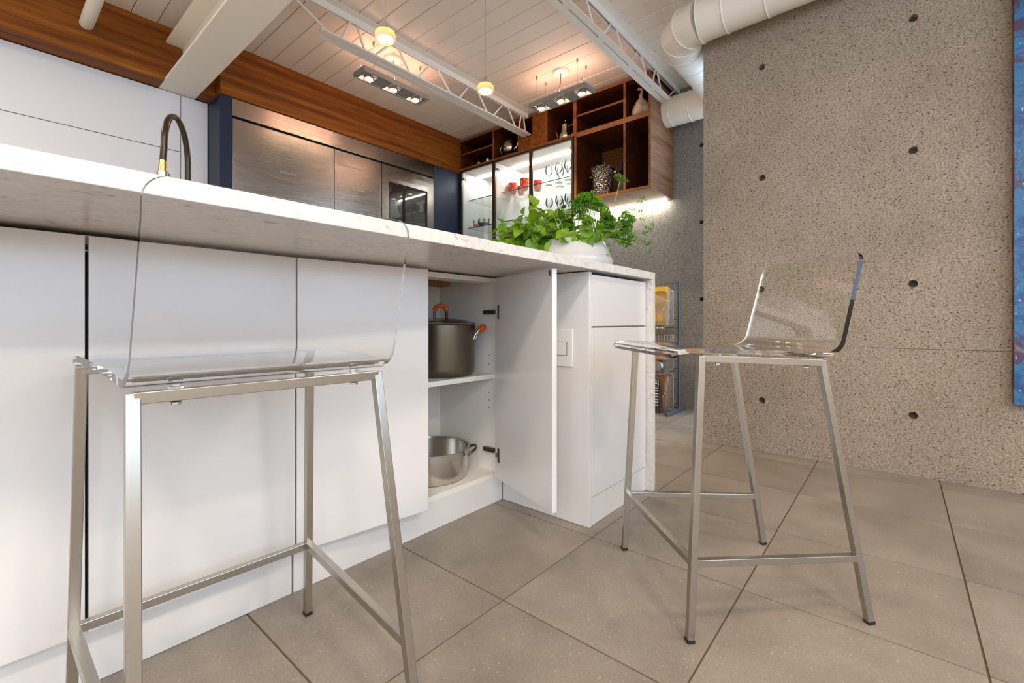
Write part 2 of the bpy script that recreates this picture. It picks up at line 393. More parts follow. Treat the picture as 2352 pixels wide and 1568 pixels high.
# window wall on the right (Y=-3.2) and behind (X=-3.6): sills, heads, mullions
wf = struct(Bx(-3.62, 4.0, -3.30, -3.2, 2.50, CEIL).build('wall_window', 'white_matte'))
Bx(-3.62, 2.95, -3.30, -3.2, 0.0, 1.0).build('sill', 'white_matte', wf)
Bx(2.95, 4.0, -3.30, -3.2, 0.0, 0.06).build('sill', 'white_matte', wf)
for x in (-3.59, -2.1, -0.6, 0.9, 2.4, 2.89): Bx(x-0.03, x+0.03, -3.29, -3.21, 1.001, 2.499).build('mullion', 'fixture_dark', wf)
wq = struct(Bx(-3.72, -3.62, -3.3, 4.25, 2.50, CEIL).build('wall_rear', 'white_matte'))
Bx(-3.72, -3.62, -3.3, 4.25, 0.0, 1.0).build('sill', 'white_matte', wq)
Bx(-3.72, -3.62, 0.2, 4.25, 1.001, 2.499).build('wall_pier', 'white_matte', wq)
for y in (-3.0, -1.4, 0.17): Bx(-3.71, -3.63, y-0.03, y+0.03, 1.001, 2.499).build('mullion', 'fixture_dark', wq)

# ------------------------------------------------------------------ steel I-beam and pipe
t = thing('steel_beam', (0.91, 0, 2.307), 'white painted steel I-beam running through the walnut soffit', 'beam')
Bx(0.805, 1.015, -3.2, 3.95, 2.307, 2.324).build('bottom_flange', 'beam_paint', t, bevel=0.002)
Bx(0.905, 0.918, -3.2, 3.95, 2.324, 2.557).build('web', 'beam_paint', t)
Bx(0.812, 1.008, -3.2, 3.95, 2.557, 2.575).build('top_flange', 'beam_paint', t, bevel=0.002)
tag(MB().tube([(0.425, 3.9, 2.487), (0.425, -3.2, 2.487)], 0.033, 20).build('ceiling_pipe', 'beam_paint', smooth=40),
    'round white pipe entering a hole in the walnut soffit', 'pipe')

# ------------------------------------------------------------------ soffits
t = thing('wood_soffit', (-1.2, 3.687, 2.308), 'long walnut soffit notched around the I-beam above white tall cabinets', 'soffit')
lp = MB().prism([(-3.6, 2.308), (.803, 2.308), (.803, 2.3255), (.900, 2.3255), (.900, 2.538), (.896, 2.548), (.886, 2.5545), (.810, 2.5555), (.810, CEIL), (-3.6, CEIL)], 3.687, 3.95).build('left_panel', 'soffit_wood', t)
c = MB(); c.lathe([(0.041, -0.1), (0.041, 0.4)], (0.419-t.location.x, 3.6-t.location.y, 2.490-t.location.z), 24, 'y'); boolean(lp, [c])
MB().prism([(.9235, 2.3255), (1.017, 2.3255), (1.017, 2.308), (1.0945, 2.308), (1.0945, CEIL), (1.01, CEIL), (1.01, 2.5555), (.9235, 2.5555)], 3.687, 3.95).build('right_panel', 'soffit_wood', t)
Bx(0.81, 1.01, 3.687, 3.95, 2.577, CEIL).build('infill_panel', 'soffit_wood', t)
tag(Bx(1.0955, 3.356, 3.583, 4.1, 2.303, CEIL).build('wood_soffit', 'soffit_wood'), 'walnut soffit box above the stainless appliances', 'soffit')

# ------------------------------------------------------------------ trusses
def truss(Yc, x0, x1, xt0, xt1, zb, nodesb, nodest, label):
    t = thing('roof_truss', (x1, Yc, zb), label, 'truss', 'white open web roof trusses')
    L, th, gap = 0.040, 0.0045, 0.016
    for s in (-1, 1):
        m = MB()
        ya, yb = sorted((Yc+s*gap/2, Yc+s*(gap/2+L))); yc, yd = sorted((Yc+s*gap/2, Yc+s*(gap/2+th)))
        m.box(x0, x1, ya, yb, zb, zb+th).box(x0, x1, yc, yd, zb+th, zb+0.034); m.build('bottom_chord_angle', 'steel_paint', t)
        m = MB(); L2 = 0.052
        ya, yb = sorted((Yc+s*gap/2, Yc+s*(gap/2+L2)))
        m.box(xt0, xt1, ya, yb, CEIL-0.0065, CEIL-0.0015).box(xt0, xt1, yc, yd, CEIL-0.050, CEIL-0.0065); m.build('top_chord_angle', 'steel_paint', t)
    for (xa, xb) in zip(nodesb, nodest):
        if xa is None: continue
        MB().tube([(xa, Yc, zb+0.02), (xb, Yc, CEIL-0.035)], 0.0072, 8).build('web_rod', 'steel_paint', t, smooth=50)
    for x in nodesb[1::2]:
        Bx(x-0.03, x+0.03, Yc-gap/2+.001, Yc+gap/2-.001, zb+0.001, zb+0.03).build('spacer_plate', 'steel_paint', t)
    return t
truss(2.66, 1.345, 3.352, 0.93, 3.352, 2.455, [1.42, 1.475, 1.646, 1.708, 2.008, 2.066, 2.404, 2.473, 2.816, 2.873, 3.185, 3.222, 3.325],
      [1.10, 1.545, 1.583, 1.85, 1.895, 2.191, 2.262, 2.594, 2.683, 3.007, 3.068, 3.262, 3.29], 'white roof truss passing between the two glowing pendants and the walnut soffit')
truss(1.41, -0.4, 3.60, -3.6, 3.82, 2.462, [1.70, 1.76, 2.06, 2.12, 2.434, 2.51, 2.822, 2.914, 3.206, 3.285, 3.461, 3.55],
      [1.58, 1.89, 1.95, 2.27, 2.331, 2.642, 2.708, 3.026, 3.084, 3.334, 3.375, 3.74], 'white roof truss ending above the walnut shelf unit beside the round duct')

# ------------------------------------------------------------------ duct
DR, DX, DY, DZ = 0.112, 2.655, 1.012, 2.415
t = thing('ventilation_duct', (DX, DY, DZ-DR), 'large round white painted duct bending over the concrete wall', 'duct')
MB().tube([(DX, -3.1, DZ), (DX, DY-0.16, DZ)], DR, 36).build('straight_section', 'duct_paint', t, smooth=40)
RB = 0.16
path = [(DX+RB-RB*math.cos(a), DY-RB+RB*math.sin(a), DZ) for a in (PI/2*k/3 for k in range(4))]
MB().tube([(DX, DY-RB-0.001, DZ)]+path[1:-1]+[(DX+RB, DY, DZ)], DR+0.003, 36).build('elbow', 'duct_paint', t, smooth=25)
MB().tube([(DX+RB, DY, DZ), (3.64, DY, DZ)], DR, 36).build('straight_section', 'duct_paint', t, smooth=40)
MB().tube([(3.655, 1.4515, DZ), (3.655, -3.1, DZ)], DR+0.002, 36).build('rear_section', 'duct_paint', t, smooth=40)
def ring(c, axis, r=DR, w=0.006, h=0.004):
    MB().lathe([(r, -w), (r+h, -w*0.5), (r+h, w*0.5), (r, w)], c, 36, axis, False, False).build('seam_ring', 'duct_paint', t, smooth=60)
for y in (0.72, 0.52, 0.30, 0.04, -0.3): ring((DX, y, DZ), 'y', DR, 0.005)
for x in (2.86, 3.0, 3.14, 3.28, 3.42): ring((x, DY, DZ), 'x', DR, 0.003, 0.002)
for y in (1.40, 1.25, 1.12, 0.88): ring((3.655, y, DZ), 'y', DR+0.002, 0.004, 0.003)
for k in range(4):
    a = PI/2*k/3; cpt = Vector((DX+RB-RB*math.cos(a), DY-RB+RB*math.sin(a), DZ)); tn = Vector((math.sin(a), math.cos(a), 0)); sd = Vector((math.cos(a), -math.sin(a), 0))
    pts = [cpt + sd*(DR+0.005)*math.cos(q) + Vector((0, 0, 1))*(DR+0.005)*math.sin(q) for q in (2*PI*i/36 for i in range(36))]
    MB().tube(pts, 0.004, 6, closed=True).build('elbow_bead', 'duct_paint', t, smooth=60)

# ------------------------------------------------------------------ painting
t = thing('painting', (2.772, -1.0, 0.376), 'blue abstract canvas painting on the concrete wall', 'painting')
m, nt, p = nodes('painting_blue')
n1 = tex(nt, 'ShaderNodeTexNoise', (1, 1.5, 2.2), Scale=3.0, Detail=9.0, Roughness=0.72, Distortion=1.0)
r1 = ramp(nt, n1.outputs['Fac'], [(0.25, (0.006, 0.02, 0.08)), (0.42, (0.008, 0.07, 0.22)), (0.5, (0.02, 0.16, 0.34)), (0.57, (0.05, 0.035, 0.10)), (0.66, (0.11, 0.025, 0.035)), (0.76, (0.12, 0.26, 0.32))])
n2 = tex(nt, 'ShaderNodeTexNoise', (1, 1, 0.5), Scale=55.0, Detail=4.0, Roughness=0.8)
r2 = ramp(nt, n2.outputs['Fac'], [(0.63, (0, 0, 0)), (0.67, (1, 1, 1))])
nt.links.new(mix(nt, r1.outputs[0], (0.50, 0.62, 0.62), r2.outputs[0]), p.inputs['Base Color']); pset(p, rough=0.4)
m, nt, p = nodes('canvas_edge')
n1 = tex(nt, 'ShaderNodeTexNoise', (1, 1, 1), Scale=9.0, Detail=4.0)
r1 = ramp(nt, n1.outputs['Fac'], [(0.4, (0.05, 0.02, 0.012)), (0.5, (0.28, 0.15, 0.06)), (0.6, (0.16, 0.03, 0.015))]); nt.links.new(r1.outputs[0], p.inputs['Base Color'])
Bx(2.774, XW-0.0005, -1.66, -0.362, 0.376, 2.46).build('stretcher_frame', 'canvas_edge', t)
Bx(2.772, 2.774, -1.66, -0.362, 0.376, 2.46).build('canvas', 'painting_blue', t)

# ================================================================== KITCHEN WALL
# tall white cabinets
YWC = 3.841
def tall(x0, x1, label, split=True):
    t = thing('tall_cabinet', ((x0+x1)/2, YWC, 0), label, 'cabinet', 'tall white kitchen cabinets')
    Bx(x0+.002, x1-.002, YWC+.022, 4.11, 0.0, 2.306).build('carcass', 'tall_white', t)
    if split:
        Bx(x0+.002, x1-.002, YWC, YWC+.020, 1.908, 2.302).build('upper_door', 'tall_white', t, bevel=.001)
        Bx(x0+.002, x1-.002, YWC, YWC+.020, 0.1, 1.903).build('lower_door', 'tall_white', t, bevel=.001)
    else:
        Bx(x0+.002, x1-.002, YWC, YWC+.020, 0.1, 2.302).build('door', 'tall_white', t, bevel=.001)
tall(-0.93, 0.0, 'tall white cabinet left of the frame, furthest from the navy panel')
tall(0.0, 0.93, 'wide tall white cabinet with horizontal split behind the faucet')
tall(0.93, 1.094, 'narrow tall white cabinet panel beside the navy panel', False)
# navy panels
tag(Bx(1.096, 1.172, 3.595, 4.11, 0, 2.302).build('navy_panel', 'navy', bevel=.001), 'narrow navy end panel between white cabinets and stainless appliances', 'panel')
tag(Bx(3.010, 3.829, 3.597, 4.11, 0, 2.302).build('navy_panel', 'navy', bevel=.001), 'wide navy panel beside the glass display cabinet', 'panel')
# appliances
YF = 3.597
tag(Bx(1.174, 3.007, YF, 4.1, 2.176, 2.301).build('steel_header', 'appliance_steel', bevel=.0012), 'stainless header strip under the walnut soffit', 'panel')
def door_unit(x0, x1, label, txt=None):
    t = thing('refrigerator', ((x0+x1)/2, YF, 0), label, 'refrigerator')
    Bx(x0, x1, YF+.03, 4.1, 0.0, 2.174).build('body', 'black_gap', t)
    Bx(x0+.003, x1-.003, YF, YF+.028, 0.10, 2.158).build('door', 'appliance_steel', t, bevel=.0015)
    if txt:
        M = Matrix.Translation((txt[0]-t.location.x, YF-0.0006-t.location.y, txt[1])) @ Matrix.Rotation(PI/2, 4, 'X')
        text_mesh('KitchenAid', 'brand_text', 'text_grey', 0.027, M, t)
door_unit(1.174, 1.939, 'wide stainless refrigerator door next to the navy end panel', (1.50, 1.853))
door_unit(1.939, 2.393, 'narrow stainless freezer door in the middle of the appliances', (2.10, 1.853))
t = thing('wine_refrigerator', (2.70, YF, 0), 'stainless wine refrigerator with dark glass window', 'refrigerator')
Bx(2.395, 3.007, YF+.03, 4.1, 0, 2.174).build('body', 'black_gap', t)
m = MB(); m.box(2.398, 3.004, YF, YF+.028, 2.013, 2.158).box(2.398, 2.476, YF, YF+.028, 0.32, 2.013).box(2.925, 3.004, YF, YF+.028, 0.32, 2.013).box(2.398, 3.004, YF, YF+.028, 0.10, 0.32)
m.build('door_frame', 'appliance_steel', t)
Bx(2.477, 2.924, YF+.010, YF+.016, 0.321, 2.012).build('window_glass', 'oven_glass', t)
m = MB()
for q in ((2.477, 2.486, .321, 2.012), (2.912, 2.924, .321, 2.012), (2.486, 2.912, 1.998, 2.012)): m.box(q[0], q[1], YF+.004, YF+.010, q[2], q[3])
m.build('window_gasket', 'black_gap', t)

# ------------------------------------------------------------------ walnut wall shelf unit
XS_, XE = 3.357, 3.829
t = thing('wall_shelf_unit', (3.6, 2.5, 1.745), 'walnut wall shelf unit with open bays over the glass cabinets', 'shelf')
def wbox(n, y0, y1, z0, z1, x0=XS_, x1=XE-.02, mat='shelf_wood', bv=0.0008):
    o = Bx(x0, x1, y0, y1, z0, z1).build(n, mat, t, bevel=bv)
    o.data.materials.append(MATS['lit_edge_wood'])                    # light caught by the front edges, put in as a lighter colour
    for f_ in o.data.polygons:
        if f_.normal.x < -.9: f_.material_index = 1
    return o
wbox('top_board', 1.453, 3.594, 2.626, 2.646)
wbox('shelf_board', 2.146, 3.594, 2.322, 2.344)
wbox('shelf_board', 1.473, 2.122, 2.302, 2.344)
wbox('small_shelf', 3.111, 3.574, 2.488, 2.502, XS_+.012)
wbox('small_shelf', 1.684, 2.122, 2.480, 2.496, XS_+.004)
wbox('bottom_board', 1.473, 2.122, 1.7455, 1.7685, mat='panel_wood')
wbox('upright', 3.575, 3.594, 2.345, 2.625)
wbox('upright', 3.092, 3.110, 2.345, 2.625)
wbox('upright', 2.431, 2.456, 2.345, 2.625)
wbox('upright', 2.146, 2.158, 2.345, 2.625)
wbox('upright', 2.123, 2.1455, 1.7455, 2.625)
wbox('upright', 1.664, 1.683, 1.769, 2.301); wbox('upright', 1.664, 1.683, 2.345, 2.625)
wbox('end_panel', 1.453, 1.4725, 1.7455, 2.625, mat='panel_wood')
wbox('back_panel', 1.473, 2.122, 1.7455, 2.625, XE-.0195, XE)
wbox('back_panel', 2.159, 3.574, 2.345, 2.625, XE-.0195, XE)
# closed front panel with a slot where the truss enters
m = MB(); m.prism([(2.457, 2.345), (2.782, 2.345), (2.782, 2.625), (2.712, 2.625), (2.712, 2.452), (2.604, 2.452), (2.604, 2.625), (2.457, 2.625)], XS_+.001, XS_+.019, 'yz')
m.build('front_panel', 'soffit_wood', t)
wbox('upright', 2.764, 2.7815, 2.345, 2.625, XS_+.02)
# under-cabinet light
tag(Bx(3.775, 3.800, 1.50, 2.10, 1.735, 1.7448).build('under_cabinet_light', 'led_under'), 'lit LED strip under the walnut shelf unit against the concrete', 'light')

# ------------------------------------------------------------------ display cabinets
ZD0 = 1.15
def display(y0, y1, doors, label):
    t = thing('display_cabinet', (3.6, (y0+y1)/2, ZD0), label, 'cabinet')
    Bx(XE-.016, XE, y0, y1, ZD0, 2.320).build('back', 'white_matte', t)
    Bx(XS_+.022, XE-.016, y0, y0+.016, ZD0, 2.320).build('side', 'white_matte', t)
    Bx(XS_+.022, XE-.016, y1-.016, y1, ZD0, 2.320).build('side', 'white_matte', t)
    Bx(XS_+.022, XE-.016, y0+.016, y1-.016, 2.304, 2.320).build('top', 'white_matte', t)
    Bx(XS_+.022, XE-.016, y0+.016, y1-.016, ZD0, ZD0+.016).build('bottom', 'white_matte', t)
    Bx(3.60, 3.625, y0+.03, y1-.03, 2.297, 2.3038).build('led_strip', 'led_strip', t)
    for z in (2.012, 1.716, 1.42):
        s = Bx(3.446, XE-.018, y0+.018, y1-.018, z, z+.008).build('glass_shelf', 'shelf_glass', t)
        Bx(3.4445, 3.4458, y0+.018, y1-.018, z, z+.008).build('front_edge', 'shelf_edge', s)
    for (a, b, hz) in doors:
        d = MB(); fw = 0.016
        d.box(XS_, XS_+.020, a, a+fw, ZD0, 2.319).box(XS_, XS_+.020, b-fw, b, ZD0, 2.319).box(XS_, XS_+.020, a+fw, b-fw, 2.303, 2.319).box(XS_, XS_+.020, a+fw, b-fw, ZD0, ZD0+fw)
        d = d.build('door_frame', 'bronze_frame', t)
        Bx(XS_+.008, XS_+.012, a+fw, b-fw, ZD0+fw, 2.303).build('door_pane', 'door_glass', d)
        for z in (2.232, 1.35):
            h_ = MB(); yy = b-fw if hz > 0 else a+fw
            h_.box(XS_+.014, XS_+.05, yy-.026 if hz > 0 else yy, yy if hz > 0 else yy+.026, z, z+.016); h_.bar((XS_+.04, yy-.01*hz, z+.008), (XS_+.085, yy-.004*hz, z+.004), .012, .012)
            h_.build('hinge', 'chrome', d, bevel=.001)
    return t
display(3.100, 3.574, [(3.100, 3.574, 1)], 'lit glass display cabinet beside the navy panel')
display(2.160, 3.092, [(2.627, 3.092, 1), (2.160, 2.626, -1)], 'lit glass display cabinet with two doors holding red tumblers')

# ================================================================== ISLAND
YD, YCAR = 1.200, 1.222
ZT, ZU = 0.926, 0.896
t = thing('island_countertop', (0.2, 1.3, ZU), 'white speckled quartz island countertop with waterfall end', 'countertop')
Bx(-1.8, 1.877, 0.793, 1.93, ZU, ZT).build('slab', 'quartz', t, bevel=.0015)
Bx(1.847, 1.877, 0.793, 1.93, 0.0005, ZU-.0003).build('waterfall_panel', 'quartz', t, bevel=.0015)
def carc(t, x0, x1, shelf=False, open_front=True):
    Bx(x0, x0+.018, YCAR, 1.58, 0.10, .889).build('side_panel', 'melamine', t); Bx(x1-.018, x1, YCAR, 1.58, 0.10, .889).build('side_panel', 'melamine', t)
    Bx(x0+.018, x1-.018, YCAR, 1.565, 0.10, .119).build('bottom_panel', 'melamine', t)
    Bx(x0+.018, x1-.018, 1.565, 1.58, 0.10, .889).build('back_panel', 'melamine', t)
    Bx(x0+.018, x1-.018, YCAR, YCAR+.09, .871, .889).build('front_rail', 'melamine', t)
    Bx(x0+.018, x1-.018, 1.50, 1.565, .871, .889).build('rear_rail', 'chip_edge', t)
    Bx(x0, x1 if x1 < 1.3 else 1.3785, YCAR+.001, YCAR+.017, 0.0005, .0995).build('toe_kick', 'white_lacquer', t)
    if shelf:
        Bx(x0+.019, x1-.019, YCAR+.012, 1.56, .491, .509).build('shelf', 'melamine', t, bevel=.0008)
def cab(x0, x1, label): return thing('island_cabinet', ((x0+x1)/2, YCAR, 0), label, 'cabinet', 'white island base cabinets')
t = cab(-1.08, -0.27, 'white island base cabinet left of the frame'); carc(t, -1.079, -0.271)
for a, b in ((-1.077, -.677), (-.673, -.273)): Bx(a, b, YD, YCAR-.002, .114, .886).build('door', 'white_lacquer', t, bevel=.0012)
t = cab(-0.27, 0.54, 'white island base cabinet with two closed doors behind the near stool'); carc(t, -0.268, 0.540)
for a, b in ((-.266, .1365), (.1415, .5395)): Bx(a, b, YD, YCAR-.002, .114, .886).build('door', 'white_lacquer', t, bevel=.0012)
t = cab(0.545, 1.362, 'white island base cabinet with one door swung open showing two pots'); carc(t, 0.545, 1.362, True)
# ajar left door, hinged at its left edge
def swung(name, hx, hy, ux, uy, L, th=.020):
    u = Vector((ux, uy, 0)).normalized(); n = Vector((u.y, -u.x, 0))
    m = MB(); pts = [Vector((hx, hy, 0)), Vector((hx, hy, 0))+u*L, Vector((hx, hy, 0))+u*L+n*th, Vector((hx, hy, 0))+n*th]
    m.prism([(q.x, q.y) for q in pts], .114, .886, 'xy'); return m.build(name, 'white_lacquer', t, bevel=.0012), u, n
dl, u3, n3 = swung('ajar_door', .5455, 1.2185, .393, -.050, .400, .018)
tag(dl, 'slightly ajar door')
do, u4, n4 = swung('open_door', 1.306, 1.196, -.131, -.363, .387, -.018)
tag(do, 'door swung wide open')
for z in (.755, .205):
    hp = Vector((1.306, 1.196, z)) - n4*(-.018)*0 + u4*.03
    nin = -n4*(-1)*1.0
    m = MB(); q = hp + n4*0.0015
    m.bar(q-Vector((0, 0, .027)), q+Vector((0, 0, .027)), .013, .003, up=n4); m.bar(hp+n4*.004-u4*.008, Vector((1.338, 1.215, z)), .012, .014)
    m.bar(Vector((1.335, 1.225, z)), Vector((1.335, 1.282, z)), .016, .016)
    m.build('hinge', 'dark_metal', do, bevel=.001)
m = MB(); q = Vector((1.306, 1.196, .872)) + u4*.377 + n4*.002; m.bar(q-Vector((0, 0, .009)), q+Vector((0, 0, .009)), .009, .004, up=n4); m.build('bumper_pad', 'dark_metal', do)
for z in (.545, .58, .43, .40, .37):
    Bx(1.3432, 1.3442, 1.262, 1.2655, z, z+.0035).build('shelf_pin_hole', 'hole_dark', t)

# end block with drawer and door
t = thing('drawer_cabinet', (1.61, .85, 0), 'white end cabinet of the island with drawer over a door', 'cabinet')
Bx(1.379, 1.395, .820, 1.221, 0.0005, .892).build('side_panel', 'white_lacquer', t, bevel=.001)
Bx(1.3955, 1.8455, .845, 1.58, 0.1, .889).build('carcass', 'white_matte', t)
Bx(1.3955, 1.8455, .824, .838, 0.0005, .0985).build('toe_kick', 'white_lacquer', t)
Bx(1.397, 1.842, .820, .842, .701, .884).build('drawer_front', 'white_lacquer', t, bevel=.0015)
Bx(1.397, 1.842, .820, .842, .102, .696).build('door', 'white_lacquer', t, bevel=.0015)
t = thing('outlet_plate', (1.3785, .93, .555), 'white outlet cover plate on the side of the end cabinet', 'outlet')
Bx(1.373, 1.3788, .885, .975, .556, .690).build('plate', 'white_plastic', t, bevel=.002)
Bx(1.3715, 1.3729, .9075, .9525, .5955, .6445).build('frame_line', 'plug_grey', t)
Bx(1.3705, 1.3716, .909, .951, .597, .643).build('rocker', 'white_plastic', t, bevel=.001)

# ------------------------------------------------------------------ pots in the open cabinet
px_, py_, pz_ = 1.184, 1.375, .5092
t = thing('stockpot', (px_, py_, pz_), 'tall bronze stockpot with orange handles on the cabinet shelf', 'pot')
MB().lathe([(.112, 0), (.124, .004), (.131, .014), (.134, .03), (.135, .195), (.138, .198), (.133, .199), (.130, .19), (.130, .02), (0.0005, .012)], (px_, py_, pz_), 48).build('body', 'hardanodized', t, smooth=40)
l = MB().lathe([(.1375, .1992), (.1385, .202), (.134, .2045), (.10, .214), (.05, .221), (.0005, .223)], (px_, py_, pz_), 48).build('lid', 'tumbler_glass', t, smooth=40)
MB().lathe([(.1375, .199), (.1395, .201), (.1375, .2035)], (px_, py_, pz_), 48, capb=False, capt=False).build('lid_rim', 'pan_steel', l, smooth=60)
cr = Vector((.648, -.762, 0)); hp = Vector((px_, py_, pz_))
pth = [hp+cr*s+Vector((0, 0, z)) for s, z in ((-.024, .222), (-.024, .245), (-.018, .264), (0, .272), (.018, .264), (.024, .245), (.024, .222))]
k = MB().tube(pth, .0055, 10).build('lid_handle', 'dark_metal', l, smooth=50)
MB().tube([hp+cr*s+Vector((0, 0, z)) for s, z in ((-.024, .25), (-.019, .264), (0, .273), (.019, .264), (.024, .25))], .0095, 12).build('lid_grip', 'orange_silicone', l, smooth=50)
for s in (-1, 1):
    ax = cr*s; sd = Vector((-ax.y, ax.x, 0))
    pth = [hp+ax*(.134+a)+sd*b+Vector((0, 0, .150+c_)) for a, b, c_ in ((0, -.045, -.01), (.006, -.045, .01), (.022, -.042, .028), (.032, -.03, .034), (.034, 0, .036), (.032, .03, .034), (.022, .042, .028), (.006, .045, .01), (0, .045, -.01))]
    hd = MB().tube(pth, .0035, 8).build('side_handle', 'chrome', t, smooth=50)
    MB().tube(pth[2:7], .0125, 12).build('handle_grip', 'orange_silicone', hd, smooth=50)
cx_, cy_, cz_ = 1.150, 1.400, .1192
t = thing('saucepan', (cx_, cy_, cz_), 'wide open stainless casserole pan on the cabinet floor', 'pot')
MB().lathe([(.135, 0), (.146, .004), (.150, .016), (.151, .108), (.157, .111), (.157, .1135), (.149, .1125), (.147, .104), (.146, .02), (.14, .008), (.0005, .006)], (cx_, cy_, cz_), 48).build('body', 'pan_steel', t, smooth=35)
for s in (-1, 1):
    ax = Vector((.70, -.71, 0))*s; sd = Vector((-ax.y, ax.x, 0)); hp = Vector((cx_, cy_, cz_))
    pth = [hp+ax*(.148+a)+sd*b+Vector((0, 0, z)) for a, b, z in ((0, -.055, .088), (.016, -.05, .098), (.030, -.03, .105), (.034, 0, .106), (.030, .03, .105), (.016, .05, .098), (0, .055, .088))]
    MB().tube(pth, .005, 10).build('loop_handle', 'dark_metal', t, smooth=50)

# ================================================================== STOOLS
FB = ((('f', 1), ('f', -1)), (('b', 1), ('b', -1))); SD = ((('f', 1), ('b', 1)), (('f', -1), ('b', -1)))
def stool(x, y, rz, D, rails, label):
    wf0, wb0, vf0, vb0, wf1, wb1, vf1, vb1 = D; ztf, ztb, zsf, zsb, w = .643, .628, .176, .157, .016
    t = thing('bar_stool', (x, y, 0), label, 'stool', 'clear acrylic bar stools', rz-PI/2)     # local +y is the front, +x the sitter's right
    leg = {}
    for s in (1, -1):
        leg['f', s] = (Vector((-s*wf0/2, vf0, 0)), Vector((-s*wf1/2, vf1, ztf)))
        leg['b', s] = (Vector((-s*wb0/2, -vb0, 0)), Vector((-s*wb1/2, -vb1, ztb)))
    for kk, (a, b) in leg.items():
        d = (b-a).normalized()
        lg = MB(); lg.bar(a+d*.007, b-d*.002, w, w, up=(0, 1, 0)); lg = lg.build('leg', 'stool_steel', t, local=True, bevel=.0012)
        MB().bar(a+Vector((0, 0, .0005)), a+d*.0072, w+.001, w+.001, up=(0, 1, 0)).build('foot_cap', 'black_rubber', lg, local=True)
    ZR = {'f': ztf-w/2, 'b': ztb-w/2}; ZX = {'f': zsf, 'b': zsb}
    def at(kk, zz): a, b = leg[kk]; return a+(b-a)*(zz[kk[0]]/b.z)
    def rail(n, k1, k2, z): MB().bar(at(k1, z), at(k2, z), w, w).build(n, 'stool_steel', t, local=True, bevel=.0012)
    for k1, k2 in rails: rail('seat_rail', k1, k2, ZR)
    rail('footrest', ('f', 1), ('f', -1), ZX); rail('stretcher', ('f', 1), ('b', 1), ZX); rail('stretcher', ('f', -1), ('b', -1), ZX)
    # bolts and clear washers
    for kk1, kk2 in rails:
        for q in (.13, .87):
            c_ = at(kk1, ZR).lerp(at(kk2, ZR), q)
            MB().lathe([(.003, -.014), (.0075, -.013), (.0075, -.0095), (.004, -.008)], c_, 14).build('bolt', 'chrome', t, local=True, smooth=50)
            MB().lathe([(.009, .0082), (.009, .0120)], c_, 16).build('washer', 'acrylic', t, local=True, smooth=50)
    # bent acrylic shell
    prof = [(.280, .640), (.272, .6460), (.260, .6505), (.245, .6530), (.222, .6540), (.18, .6525), (.10, .6488), (0, .6440), (-.06, .6408), (-.095, .6390)]
    cx0, cz0, rr_ = -.098, .682, .0435
    for k in range(1, 10):
        a = math.radians(-90-80*k/9); prof.append((cx0+rr_*1.35*math.cos(a), cz0+rr_*math.sin(a)))
    e = prof[-1]
    for k in range(1, 9):
        q = k/8; prof.append((e[0]+(-.212-e[0])*q, e[1]+(.890-e[1])*q))
    # refine the last bit near the ends for rounded corners
    def refine(pr, rc):
        out = []; Ls = [0]
        for i in range(1, len(pr)): Ls.append(Ls[-1]+math.hypot(pr[i][0]-pr[i-1][0], pr[i][1]-pr[i-1][1]))
        T = Ls[-1]
        ss = sorted(set([round(v, 5) for v in Ls] + [round(T-rc*(1-math.cos(PI/2*k/7)), 5) for k in range(8)] + [round(.014*(1-math.cos(PI/2*k/4)), 5) for k in range(5)]))
        for sv in ss:
            i = max(0, min(len(pr)-2, next((j for j in range(len(pr)-1) if Ls[j+1] >= sv-1e-9), len(pr)-2)))
            q = (sv-Ls[i])/(Ls[i+1]-Ls[i]); p_ = (pr[i][0]+(pr[i+1][0]-pr[i][0])*q, pr[i][1]+(pr[i+1][1]-pr[i][1])*q)
            dt, df = T-sv, sv; hw = .186 + .021*max(0, 1-sv/.30) - .005*min(1, max(0, (sv-.40)/.22))
            if dt < rc: hw -= rc-math.sqrt(max(0, rc*rc-(rc-dt)**2))
            if df < .014: hw -= .014-math.sqrt(max(0, .014**2-(.014-df)**2))
            out.append((*p_, hw))
        return out
    pr = refine(prof, .028); N = len(pr); M_ = 9; th = .0115; vs = []; fs = []
    for side in (1, -1):
        for i in range(N):
            a = pr[max(0, i-1)]; b = pr[min(N-1, i+1)]; tx, tz = b[0]-a[0], b[1]-a[1]; ln = math.hypot(tx, tz); nx, nz = tz/ln, -tx/ln
            for j in range(M_):
                vs.append((pr[i][2]*(2*j/(M_-1)-1), pr[i][0]+side*nx*th/2, pr[i][1]+side*nz*th/2))
    o2 = N*M_
    for i in range(N-1):
        for j in range(M_-1):
            q = i*M_+j; fs.append((q, q+1, q+M_+1, q+M_)); fs.append((o2+q, o2+q+M_, o2+q+M_+1, o2+q+1))
    for i in range(N-1):
        for j in (0, M_-1): q = i*M_+j; fs.append((q, q+M_, o2+q+M_, o2+q))
    for j in range(M_-1):
        for i in (0, N-1): q = i*M_+j; fs.append((q, q+1, o2+q+1, o2+q))
    sh = MB().add(vs, fs).build('seat_shell', 'acrylic', t, local=True, smooth=38, bevel=.0012)
    return t
stool(1.357, .342, 2.383, (.416, .388, .243, .215, .394, .357, .21, .101), SD, 'clear acrylic bar stool in front of the concrete wall')
stool(.310, .860, 1.539, (.419, .381, .254, .223, .397, .352, .218, .112), FB, 'clear acrylic bar stool nearest the camera, tucked under the counter overhang')

